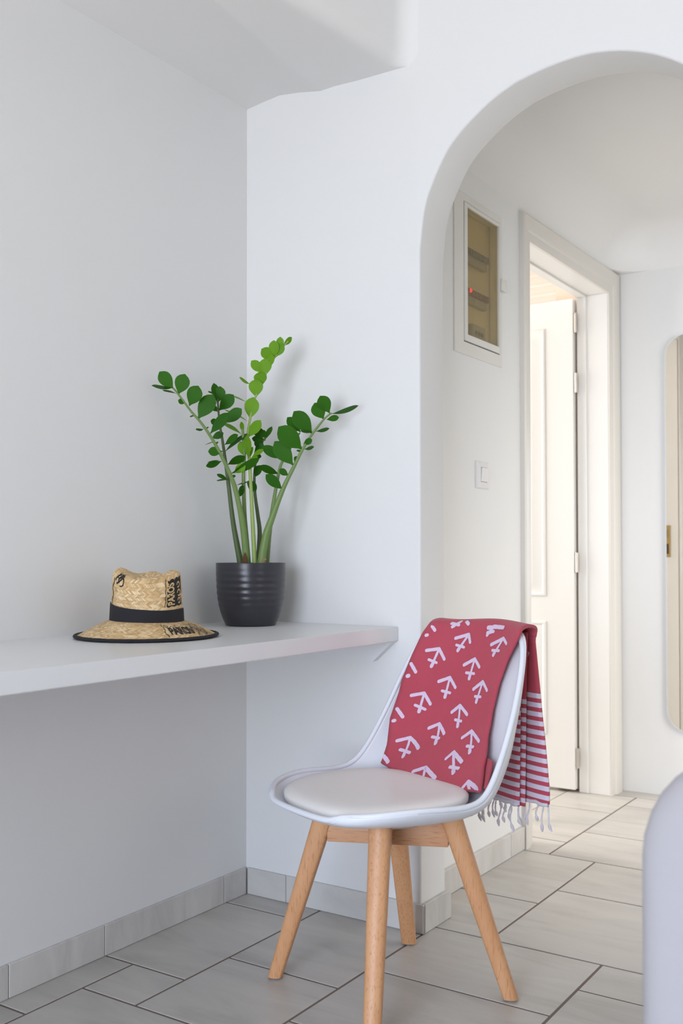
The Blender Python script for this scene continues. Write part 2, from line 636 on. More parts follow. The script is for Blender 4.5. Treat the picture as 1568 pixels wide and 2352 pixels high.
tr = struct(empty('trim_2', (0, 0, 0)), 'cream moulded casing round the doorway')
casing_piece('casing', [((0.907, 0.0), (0.843, 0.0)), ((0.907, 2.012), (0.843, 2.098))], 0, 0, tr)
casing_piece('casing', [((0.907, 2.012), (0.843, 2.098)), ((1.708, 2.014), (1.822, 2.108))], 0, 0, tr)
casing_piece('casing', [((1.708, 2.014), (1.822, 2.108)), ((1.708, 0.0), (1.822, 0.0))], 0, 0, tr)

dr = struct(empty('door_1', (0.345, 1.70, 0)), 'white panelled door standing open into the side room')
leaf = boxobj('door_leaf', (-0.800, -0.004, -0.020, 0.020, 0.012, 2.005), M['paint'], dr, 0.002, 1)


def door_panel(x0, x1, z0, z1, parent):
    bm = bmesh.new()
    rings = [(0.0, 0.0006), (0.004, 0.0050), (0.011, 0.0055), (0.018, 0.0010), (0.026, 0.0008), (0.034, 0.0012), (0.052, 0.0062), (0.060, 0.0066)]
    rows = []
    for d, h in rings:
        rows.append([(x0 + d, -0.020 - h, z0 + d), (x1 - d, -0.020 - h, z0 + d), (x1 - d, -0.020 - h, z1 - d), (x0 + d, -0.020 - h, z1 - d)])
    vv = grid(bm, rows, close_u=True)
    bm.faces.new(vv[-1])
    return obj('panel', bm, M['paint'], parent, angle=20)


door_panel(-0.69, -0.124, 0.79, 1.895, leaf)
door_panel(-0.69, -0.124, 0.225, 0.69, leaf)
M['hinge'] = new_mat('hinge_steel', lin(190, 182, 172), 0.4, Metallic=0.6)
for z in (1.905, 1.66, 0.93, 0.14):
    bm = bmesh.new()
    tube(bm, [(0.006, -0.014, z - 0.04), (0.006, -0.014, z + 0.04)], 0.006, 10)
    box(bm, -0.004, 0.006, -0.016, -0.012, z - 0.035, z + 0.035)
    obj('hinge', bm, M['hinge'], dr)

# ------------------------------------------------------------------ fuse box let into the hall wall
fb = tag(empty('fuse_box', (HX, 0.0, 1.5)), 'white flush fuse box with a tinted window on the hall wall', 'fuse box')
M['fuse'] = new_mat('fuse_box_plastic', lin(222, 220, 214), 0.4)


def ring_frame(name, oy0, oy1, oz0, oz1, iy0, iy1, iz0, iz1, x0, x1, mat, parent, bev=0.002):
    bm = bmesh.new()
    o_ = [(oy0, oz0), (oy1, oz0), (oy1, oz1), (oy0, oz1)]
    i_ = [(iy0, iz0), (iy1, iz0), (iy1, iz1), (iy0, iz1)]

    def off(p, q, d):
        return tuple(a + d * (1 if b > a else -1) for a, b in zip(p, q))
    rows = [[(x0, *p) for p in o_], [(x1 - bev, *p) for p in o_],
            [(x1, *off(p, q, bev)) for p, q in zip(o_, i_)], [(x1, *off(q, p, bev)) for p, q in zip(o_, i_)],
            [(x1 - bev, *q) for q in i_], [(x0, *q) for q in i_]]
    grid(bm, rows, close_u=True, close_v=True)
    return obj(name, bm, mat, parent)


Z0 = -1.5
ring_frame('frame', .366, .697, 1.555 + Z0, 2.035 + Z0, .428, .680, 1.594 + Z0, 2.013 + Z0, -0.03, 0.004, M['fuse'], fb)
drf = ring_frame('door', .430, .678, 1.597 + Z0, 2.011 + Z0, .451, .6735, 1.618 + Z0, 2.0 + Z0, -0.012, 0.006, M['fuse'], fb)
bm = bmesh.new()
box(bm, -0.004, -0.001, .448, .6765, 1.615 + Z0, 2.003 + Z0)
gm = bpy.data.materials.new('amber_tinted_window')
gm.use_nodes = True
nt = gm.node_tree
for n_ in list(nt.nodes):
    nt.nodes.remove(n_)
o_ = nt.nodes.new('ShaderNodeOutputMaterial')
tb = nt.nodes.new('ShaderNodeBsdfTransparent')
tb.inputs[0].default_value = (0.88, 0.83, 0.70, 1)
gb = nt.nodes.new('ShaderNodeBsdfGlossy')
gb.inputs['Roughness'].default_value = 0.12
gb.inputs['Color'].default_value = (1, 0.95, 0.85, 1)
db = nt.nodes.new('ShaderNodeBsdfDiffuse')
db.inputs[0].default_value = lin(186, 168, 128)
m1 = nt.nodes.new('ShaderNodeMixShader')
m1.inputs[0].default_value = 0.10
m2 = nt.nodes.new('ShaderNodeMixShader')
m2.inputs[0].default_value = 0.06
nt.links.new(tb.outputs[0], m1.inputs[1]); nt.links.new(db.outputs[0], m1.inputs[2])
nt.links.new(m1.outputs[0], m2.inputs[1]); nt.links.new(gb.outputs[0], m2.inputs[2])
nt.links.new(m2.outputs[0], o_.inputs[0])
pane = obj('window_pane', bm, gm, drf)
pane['label'] = 'amber tinted window pane'
M['fuse_in'] = new_mat('fuse_box_inside', lin(214, 206, 186), 0.6)
boxobj('back_plate', (-0.036, -0.032, .43, .69, 1.587 + Z0, 2.003 + Z0), M['fuse_in'], fb)
M['brk'] = new_mat('breaker_grey', lin(150, 152, 150), 0.5)
M['brk_dk'] = new_mat('breaker_toggle_grey', lin(72, 76, 80), 0.5)
M['brk_rd'] = new_mat('breaker_toggle_maroon', lin(98, 44, 52), 0.5)
for zc, tm in ((1.868, 'brk_dk'), (1.745, 'brk_rd')):
    for i in range(9):
        y0 = .478 + i * .0166
        b_ = boxobj('breaker', (-0.032, -0.015, y0, y0 + .0166, zc - .020 + Z0, zc + .024 + Z0), M['brk'], fb, 0.001, 1)
        boxobj('toggle', (-0.016, -0.008, y0 + .002, y0 + .0146, zc + .002 + Z0, zc + .022 + Z0), M[tm], b_, 0.001, 1)
mm = boxobj('meter_module', (-0.032, -0.016, .527, .617, 1.612 + Z0, 1.668 + Z0), M['brk'], fb, 0.002, 1)
bm = bmesh.new()
for k in range(3):
    lathe_c = .550 + k * .020
    tube(bm, [(-0.017, lathe_c, 1.642 + Z0), (-0.013, lathe_c, 1.642 + Z0)], 0.007, 12)
obj('dial', bm, M['brk_dk'], mm)
em = new_mat('red_indicator', lin(255, 40, 60), 0.4)
em.node_tree.nodes['Principled BSDF'].inputs['Emission Color'].default_value = lin(255, 30, 50)
em.node_tree.nodes['Principled BSDF'].inputs['Emission Strength'].default_value = 1.6
bm = bmesh.new()
bmesh.ops.create_uvsphere(bm, u_segments=12, v_segments=8, radius=0.0065)
il = obj('indicator_lamp', bm, em, fb)
il.location = (-0.010, .497, 1.761 + Z0)
boxobj('catch', (0.004, 0.014, .676, .712, 1.798 + Z0, 1.836 + Z0), M['fuse'], fb, 0.003, 2)

# ------------------------------------------------------------------ light switch
sw = tag(empty('light_switch', (HX, 0.0, 0.0)), 'white square rocker light switch on the hall wall', 'light switch')
M['switch'] = new_mat('white_switch_plastic', lin(228, 226, 226), 0.3)
bm = bmesh.new()
rows = []
for d, h in ((0.0, 0.0), (0.0, 0.003), (0.003, 0.0055), (0.018, 0.0105), (0.0195, 0.0095), (0.0195, 0.004)):
    rows.append([(h, .506 + d, 1.163 + d), (h, .590 - d, 1.163 + d), (h, .590 - d, 1.246 - d), (h, .506 + d, 1.246 - d)])
vv = grid(bm, rows, close_u=True)
bm.faces.new(vv[-1])
obj('plate', bm, M['switch'], sw, angle=20)
bm = bmesh.new()
vs = box(bm, 0.004, 0.0105, .5268, .5692, 1.1838, 1.2252)
for v in vs:
    if v.co.x > 0.009 and v.co.z > 1.2:
        v.co.x += 0.004
obj('rocker', bm, M['switch'], sw)

# ------------------------------------------------------------------ mirror on the far hall wall
mir = tag(empty('wall_mirror', (0.90, FY, 1.05)), 'tall frameless mirror with rounded corners on the far hall wall', 'mirror')


def round_rect(w, h, r, n=10):
    p = []
    for cx, cz, a0 in ((w - r, h - r, 0), (-w + r, h - r, 90), (-w + r, -h + r, 180), (w - r, -h + r, 270)):
        for k in range(n + 1):
            a = R(a0 + 90.0 * k / n)
            p.append((cx + r * math.cos(a), cz + r * math.sin(a)))
    return p


M['mirror'] = new_mat('mirror_silver', (0.92, 0.91, 0.88, 1), 0.015, Metallic=1.0)
M['mirror_edge'] = new_mat('highlit_glass_edge', lin(246, 250, 255), 0.08, **{'Specular IOR Level': 0.9})  # bevel highlight put into the edge's near-white base colour
bm = bmesh.new()
rows = []
for d, y in ((0.0, 0.0), (0.0, -0.014), (0.0035, -0.0165)):
    rows.append([(x, y, z) for x, z in round_rect(0.232 - d, 0.790 - d, 0.085 - d)])
grid(bm, rows, close_u=True)
obj('edge', bm, M['mirror_edge'], mir)
bm = bmesh.new()
bm.faces.new([bm.verts.new((x, -0.0165, z)) for x, z in round_rect(0.2285, 0.7865, 0.0815)])
o = obj('glass', bm, M['mirror'], mir, recalc=False)

# ------------------------------------------------------------------ wall shelf used as a desk
sh = tag(empty('wall_shelf', (0, 0, 0.775)), 'long white laminate shelf desk fixed along the left wall', 'shelf')
bm = bmesh.new()
vs = box(bm, WA, 0.482, -2.7, WB - 0.0005, -0.037, 0.0)
for v in vs:
    if v.co.x > 0.3 and v.co.y > -1:
        v.co.x = 0.494
bmesh.ops.bevel(bm, geom=[e for e in bm.edges if all(v.co.x > 0.3 for v in e.verts)], offset=0.0015, segments=2, affect='EDGES')
obj('board', bm, M['laminate'], sh)
bm = bmesh.new()
poly = [(WA, -0.091), (0.430, -0.091), (0.490, -0.037), (WA, -0.037)]
rows = [[(x, WB - 0.0005, z) for x, z in poly], [(x, WB - 0.022, z) for x, z in poly]]
vv = grid(bm, rows, close_u=True)
bm.faces.new(vv[1]); bm.faces.new(vv[0])
br = obj('bracket', bm, M['laminate'], sh)
bm = bmesh.new()
tube(bm, [(0.26, WB - 0.021, -0.048), (0.26, WB - 0.026, -0.048)], 0.006, 12)
obj('screw_cap', bm, M['laminate'], br)

# ------------------------------------------------------------------ straw hat
hat = tag(empty('straw_hat', (0.18, -0.585, 0.776), R(33.5)), 'woven straw hat with black band and printed lettering on the shelf', 'hat')


def straw_mat():
    m = new_mat('woven_straw', lin(205, 172, 120), 0.6)
    t = NT(m)
    uv = t.n('ShaderNodeUVMap')
    sx = t.n('ShaderNodeSeparateXYZ')
    t.l(uv.outputs[0], sx.inputs[0])
    h = 0.0078
    row = t.math('FLOOR', t.math('DIVIDE', sx.outputs[1], h))
    par = t.math('MULTIPLY_ADD', t.math('MODULO', t.math('ABSOLUTE', row), 2.0), 2.0, -1.0)
    fr = t.math('FRACT', t.math('DIVIDE', sx.outputs[1], h))
    p = t.math('DIVIDE', t.math('ADD', sx.outputs[0], t.math('MULTIPLY', par, t.math('MULTIPLY', fr, h * 1.1))), 0.0062)
    p = t.math('ADD', p, t.math('MULTIPLY', row, 0.5))
    cell = t.math('FLOOR', p)
    pf = t.math('FRACT', p)
    wn = t.n('ShaderNodeTexWhiteNoise', noise_dimensions='2D')
    cb = t.n('ShaderNodeCombineXYZ')
    t.l(cell, cb.inputs[0]); t.l(row, cb.inputs[1]); t.l(cb.outputs[0], wn.inputs['Vector'])
    col = t.ramp(wn.outputs[0], [(0.0, lin(196, 158, 108)), (0.35, lin(214, 180, 130)), (0.75, lin(226, 194, 146)), (1.0, lin(238, 212, 170))])
    edge = t.math('MINIMUM', pf, t.math('SUBTRACT', 1.0, pf))
    edge2 = t.math('MINIMUM', fr, t.math('SUBTRACT', 1.0, fr))
    gap = t.math('MINIMUM', t.math('MULTIPLY', edge, 3.0), t.math('MULTIPLY', edge2, 4.0))
    wn2 = t.n('ShaderNodeTexWhiteNoise', noise_dimensions='2D')
    cb2 = t.n('ShaderNodeVectorMath', operation='ADD')
    cb2.inputs[1].default_value = (7.3, 1.7, 0)
    t.l(cb.outputs[0], cb2.inputs[0]); t.l(cb2.outputs[0], wn2.inputs['Vector'])
    dark = t.math('MULTIPLY', t.math('GREATER_THAN', wn2.outputs[0], 0.55), t.math('LESS_THAN', gap, 0.22))
    t.color(t.mix(t.math('MULTIPLY', dark, 0.6), col, lin(96, 66, 34)))
    t.bump(t.math('MINIMUM', gap, 0.5), 0.5, 0.0016)
    return m


M['straw'] = straw_mat()
M['black_felt'] = new_mat('black_ribbon', lin(30, 29, 34), 0.85)
M['ink'] = new_mat('black_ink', lin(30, 28, 30), 0.8)
M['straw_print'] = new_mat('bare_straw_lettering', lin(212, 180, 126), 0.6)


def crown_pt(th, v):
    """th: angle from image right, counter-clockwise seen from above; v 0..1 up the side, 1..2 over the top"""
    c_, s_ = math.cos(th), math.sin(th)
    zr = 0.1385 + 0.0155 * c_ ** 4 - 0.0025 * c_ + (0.0085 * math.exp(-((math.degrees(th) - 90) / 24.0) ** 2) if s_ > 0 else -0.004 * s_ * s_)
    if v <= 1.0:
        q = v
        k = 1.0 - 0.055 * q - 0.20 * max(0, (q - 0.80) / 0.20) ** 2.2
        r_in = 1.0
    else:
        q = 1.0
        k = 0.745
        r_in = 2.0 - v
    zb = 0.0335 - 0.0025 * c_
    a, b = 0.0805 * k, 0.094 * k
    z = zb + (zr - zb) * min(1, q * 1.0)
    if v <= 1.0 and v > 0.80:
        u = (v - 0.80) / 0.20
        z = zb + (zr - zb) * (0.80 + 0.20 * math.sin(u * math.pi / 2))
    if v > 1.0:
        w = 1 - r_in
        z = zr - (zr - 0.122) * (w * w * (3 - 2 * w))
    # pinches at the two sides of the front
    zb_ = 0
    pin = math.exp(-((math.degrees(th) + 58) / 20.0) ** 2) + math.exp(-((math.degrees(th) + 122) / 20.0) ** 2)
    if v > 0.5:
        pz = min(1.0, (v - 0.5) / 0.5) if v <= 1 else r_in
        r_sc = 1 - 0.10 * pin * pz
    else:
        r_sc = 1
    return Vector((a * r_in * r_sc * c_, b * r_in * r_sc * s_, z))


def brim_pt(th, t):
    c_, s_ = math.cos(th), math.sin(th)
    a = 0.0800 + (0.161 - 0.0800) * t
    b = 0.0935 + (0.172 - 0.0935) * t
    edge = 0.0035 + 0.001 * abs(c_) ** 6
    z = interp(t, [0, 0.12, 0.375, 0.69, 0.9, 1.0], [0.038 - 0.0025 * c_, 0.0355 - 0.002 * c_, 0.0275, 0.0145, 0.0055, edge])
    return Vector((a * c_, b * s_, z))


def uv_grid(name, rows, uvs, mat, parent, close_u=True, angle=60):
    bm = bmesh.new()
    vv = [[bm.verts.new(p) for p in r] for r in rows]
    lay = bm.loops.layers.uv.new('UVMap')
    n = len(rows[0])
    for i in range(len(rows) - 1):
        for j in range(n if close_u else n - 1):
            k = (j + 1) % n
            f = bm.faces.new((vv[i][j], vv[i][k], vv[i + 1][k], vv[i + 1][j]))
            for lp, (ii, jj) in zip(f.loops, ((i, j), (i, j + 1), (i + 1, j + 1), (i + 1, j))):
                lp[lay].uv = uvs(ii, jj)
    return obj(name, bm, mat, parent, angle=angle, recalc=False)


NT_ = 72
ths = [2 * math.pi * k / NT_ - math.pi for k in range(NT_)]
vs_ = [0, .15, .3, .45, .6, .7, .78, .84, .89, .93, .97, 1.0, 1.06, 1.14, 1.25, 1.4, 1.6, 1.8, 1.97]
uv_grid('crown', [[crown_pt(t, v) for t in ths] for v in vs_],
        lambda i, j: ((2 * math.pi * j / NT_) * 0.085, (vs_[i] if vs_[i] <= 1 else 1 + (vs_[i] - 1) * .6) * 0.11), M['straw'], hat)
ts_ = [0, .06, .12, .22, .375, .5, .6, .69, .8, .9, 1.0]
bro = uv_grid('brim', [[brim_pt(t, u) for t in ths] for u in reversed(ts_)],
              lambda i, j: ((2 * math.pi * j / NT_) * 0.13, ts_[len(ts_) - 1 - i] * 0.09), M['straw'], hat)
sol = bro.modifiers.new('thickness', 'SOLIDIFY')
sol.thickness = 0.0018
bm = bmesh.new()
rows = []
for k in range(NT_):
    p = brim_pt(ths[k], 1.0)
    q = brim_pt(ths[k], 0.955)
    d = (p - q).normalized()
    up = Vector((0, 0, 1))
    ring = []
    for a in range(8):
        ang = 2 * math.pi * a / 8
        wob = 1 + 0.12 * math.sin(k * 1.7) * math.sin(k * 0.61)
        ring.append(p - d * 0.003 + d * (0.0048 * math.cos(ang)) + up * (0.0034 * wob * math.sin(ang)))
    rows.append(ring)
grid(bm, rows, close_u=True, close_v=True)
obj('brim_edging', bm, M['black_felt'], hat)
bm = bmesh.new()
rows = []
for v, g in ((0.0, 0.0015), (0.01, 0.0030), (0.28, 0.0026), (0.315, 0.0022), (0.32, 0.0008)):
    rr = []
    for t in ths:
        vt = v + 0.07 * (-math.cos(t)) * (1 if v > 0.2 else 0.45) * (0.6)
        p = crown_pt(t, max(vt, -0.02) if vt > 0 else 0.0)
        if vt < 0:
            p.z += vt * 0.10
        n_ = Vector((p.x, p.y, 0)).normalized()
        rr.append(p + n_ * g)
    rows.append(rr)
grid(bm, rows, close_u=True)
obj('hat_band', bm, M['black_felt'], hat)


def text_bm(body, size):
    cu = bpy.data.curves.new('lettering', 'FONT')
    cu.body = body
    cu.size = size
    cu.offset = size * 0.035
    to = bpy.data.objects.new('lettering', cu)
    COL.objects.link(to)
    dg = bpy.context.evaluated_depsgraph_get()
    me = bpy.data.meshes.new_from_object(to.evaluated_get(dg))
    bpy.data.objects.remove(to)
    bpy.data.curves.remove(cu)
    b_ = bmesh.new()
    b_.from_mesh(me)
    bpy.data.meshes.remove(me)
    bmesh.ops.triangulate(b_, faces=b_.faces)
    return b_


def crown_surf(u, w, g):
    """u: metres round the crown from image right towards the front; w: height share"""
    p = crown_pt(-u / 0.079, w)
    n_ = Vector((p.x, p.y, 0.0)).normalized()
    return p + n_ * g


def brim_surf(u, w, g):
    p = brim_pt(-u / 0.13, w)
    return p + Vector((0, 0, g))


def ribbon(bm, pts, width, surf, g):
    """flat stroke following a surface: pts in (u, w-metres)"""
    n = len(pts)
    rows = []
    for i in range(n):
        a, b = pts[max(i - 1, 0)], pts[min(i + 1, n - 1)]
        tx, ty = b[0] - a[0], b[1] - a[1]
        L = math.hypot(tx, ty) or 1
        nx, ny = -ty / L * width / 2, tx / L * width / 2
        rows.append([surf(pts[i][0] + nx, pts[i][1] + ny, g), surf(pts[i][0] - nx, pts[i][1] - ny, g)])
    grid(bm, rows)


HC = 0.103
cs_ = lambda u, w, g: crown_surf(u, w / HC, g)
bs_ = lambda u, w, g: brim_surf(u, w / 0.08, g)
# black printed panel on the crown
random.seed(4)
bm = bmesh.new()
rows = []
for i in range(13):
    w = 0.036 + 0.052 * i / 12
    e = 0.0015 * math.sin(i * 2.1)
    rows.append([cs_(0.012 + (0.066 - 0.006 * i / 12 - 0.012 + e) * j / 10 - 0.004, w + 0.0014 * math.sin(j * 1.9), 0.0007) for j in range(11)])
grid(bm, rows)
pr = obj('printed_panel', bm, M['ink'], hat)
pr['label'] = 'black printed panel with straw coloured lettering'
tb_ = text_bm('PAROS', 0.0235)
xs = [v.co.x for v in tb_.verts]
wd = max(xs)
for v in tb_.verts:
    along, across = v.co.x / wd, v.co.y
    v.co = cs_(0.040 + across * 1.15, 0.0385 + along * 0.0455, 0.0013)
obj('lettering', tb_, M['straw_print'], pr, recalc=False)
bm = bmesh.new()
for cu_, cw_, rr_ in ((0.022, 0.046, 0.0055), (0.022, 0.061, 0.0065), (0.024, 0.077, 0.0055), (0.014, 0.054, 0.003)):
    ribbon(bm, [(cu_ + rr_ * math.cos(a * 0.42), cw_ + rr_ * math.sin(a * 0.42) * 0.9) for a in range(14)], 0.0028, cs_, 0.0013)
obj('swirl', bm, M['straw_print'], pr)
# ink outline round the panel and the motif at the far left of the crown
INK = [([(0.0665 - 0.006 * i / 14 + 0.0012 * math.sin(i * 1.7), 0.036 + 0.055 * i / 14) for i in range(15)], 0.0014)]
for k in range(3):
    INK.append(([(0.178 + 0.005 * k + 0.009 * math.cos(a * 0.45 + k), 0.086 + 0.004 * k + 0.007 * math.sin(a * 0.45)) for a in range(12)], 0.0028))
INK.append(([(0.205 + 0.003 * math.sin(i), 0.038 + 0.05 * i / 12) for i in range(13)], 0.003))
INK.append(([(0.192 + 0.0015 * math.sin(i * 2), 0.096 - 0.012 * i / 6 + 0.006) for i in range(7)], 0.0035))
for pts_, w_ in INK:
    bm = bmesh.new()
    ribbon(bm, pts_, w_, cs_, 0.0008)
    obj('ink_stroke', bm, M['ink'], hat)
# brim lettering
tb_ = text_bm('PAROS', 0.026)
wd = max(v.co.x for v in tb_.verts)
for v in tb_.verts:
    v.co = bs_(0.128 - v.co.x / wd * 0.062, 0.058 - v.co.y * 1.35, 0.0011)
obj('brim_lettering', tb_, M['ink'], hat, recalc=False)
bm = bmesh.new()
for k in range(7):
    cu_ = 0.128 - 0.016 * k
    cw_ = 0.026 + 0.006 * math.sin(k * 2.3) + 0.030 * (k / 7.0)
    rr_ = 0.0055 + 0.002 * math.sin(k * 1.3)
    ribbon(bm, [(cu_ + rr_ * math.cos(a * 0.5), cw_ + rr_ * math.sin(a * 0.5)) for a in range(14)], 0.0015, bs_, 0.0011)
ribbon(bm, [(0.137 + 0.002 * math.sin(i), 0.018 + 0.05 * i / 12) for i in range(13)], 0.0015, bs_, 0.0011)
for k in range(12):
    u0 = 0.062 - 0.0048 * k
    ribbon(bm, [(u0 + 0.003 * math.sin(i * 1.3 + k), 0.020 + 0.0045 * i) for i in range(12)], 0.0012, bs_, 0.0011)
obj('brim_swirl', bm, M['ink'], hat)
STEMS = {
 1: ([(0.0054, -0.0241, 0.1678), (0.0079, -0.0346, 0.2246), (0.0099, -0.0479, 0.2734), (0.0106, -0.0588, 0.3069), (0.0104, -0.0781, 0.3584), (0.0075, -0.0933, 0.3912), (0.0004, -0.1165, 0.4344), (-0.009, -0.1421, 0.4771), (-0.0224, -0.1712, 0.5191), (-0.036, -0.194, 0.5468), (-0.0511, -0.2254, 0.5878), (-0.0573, -0.2371, 0.6019)], 0.0115, 0.0023),
 2: ([(-0.0244, -0.0139, 0.1676), (-0.0297, -0.0243, 0.225), (-0.0327, -0.0358, 0.2822), (-0.0322, -0.0542, 0.3765), (-0.0319, -0.0665, 0.4326), (-0.0316, -0.0786, 0.4845), (-0.0319, -0.0899, 0.5286), (-0.0289, -0.0993, 0.5724), (-0.0272, -0.103, 0.5906)], 0.0100, 0.0023),
 3: ([(0.0023, -0.0142, 0.1677), (0.0012, -0.019, 0.2248), (0.0003, -0.027, 0.3007), (0.0037, -0.0356, 0.3952), (0.0093, -0.0384, 0.4478), (0.0096, -0.0431, 0.4852), (0.0101, -0.0467, 0.5151)], 0.0084, 0.0034),
 4: ([(0.0231, -0.0124, 0.1677), (0.0195, -0.0158, 0.2627), (0.0164, -0.0182, 0.3387), (0.0133, -0.0205, 0.4148), (0.0092, -0.0232, 0.4719), (0.0092, -0.0233, 0.51), (0.0142, -0.0199, 0.5481), (0.0227, -0.0142, 0.5939), (0.0353, -0.0058, 0.6282), (0.0496, 0.0037, 0.6664), (0.0654, 0.0143, 0.7027), (0.0812, 0.0249, 0.7276), (0.097, 0.0354, 0.7505)], 0.0065, 0.0019),
 5: ([(0.0001, 0.0323, 0.1674), (0.0037, 0.0338, 0.2448), (-0.0004, 0.0309, 0.2912), (-0.0068, 0.0264, 0.3493), (-0.0081, 0.0255, 0.3997), (-0.0035, 0.0284, 0.4462), (0.0068, 0.0352, 0.4811), (0.0174, 0.0423, 0.5025)], 0.0084, 0.0023),
 6: ([(0.0442, -0.0105, 0.1678), (0.0557, -0.0069, 0.2358), (0.0717, 0.0001, 0.2848), (0.086, 0.0061, 0.3262), (0.1036, 0.0139, 0.3713), (0.1245, 0.0236, 0.4163), (0.1454, 0.0332, 0.4612), (0.1694, 0.045, 0.5022), (0.1962, 0.059, 0.5395), (0.2127, 0.0682, 0.5551)], 0.0130, 0.0023),
 7: ([(0.0246, 0.0365, 0.1675), (0.0345, 0.0373, 0.2521), (0.047, 0.0387, 0.3289), (0.064, 0.0416, 0.4129), (0.0768, 0.0468, 0.4434), (0.0962, 0.0559, 0.4776), (0.114, 0.064, 0.5098)], 0.0092, 0.0023),
}
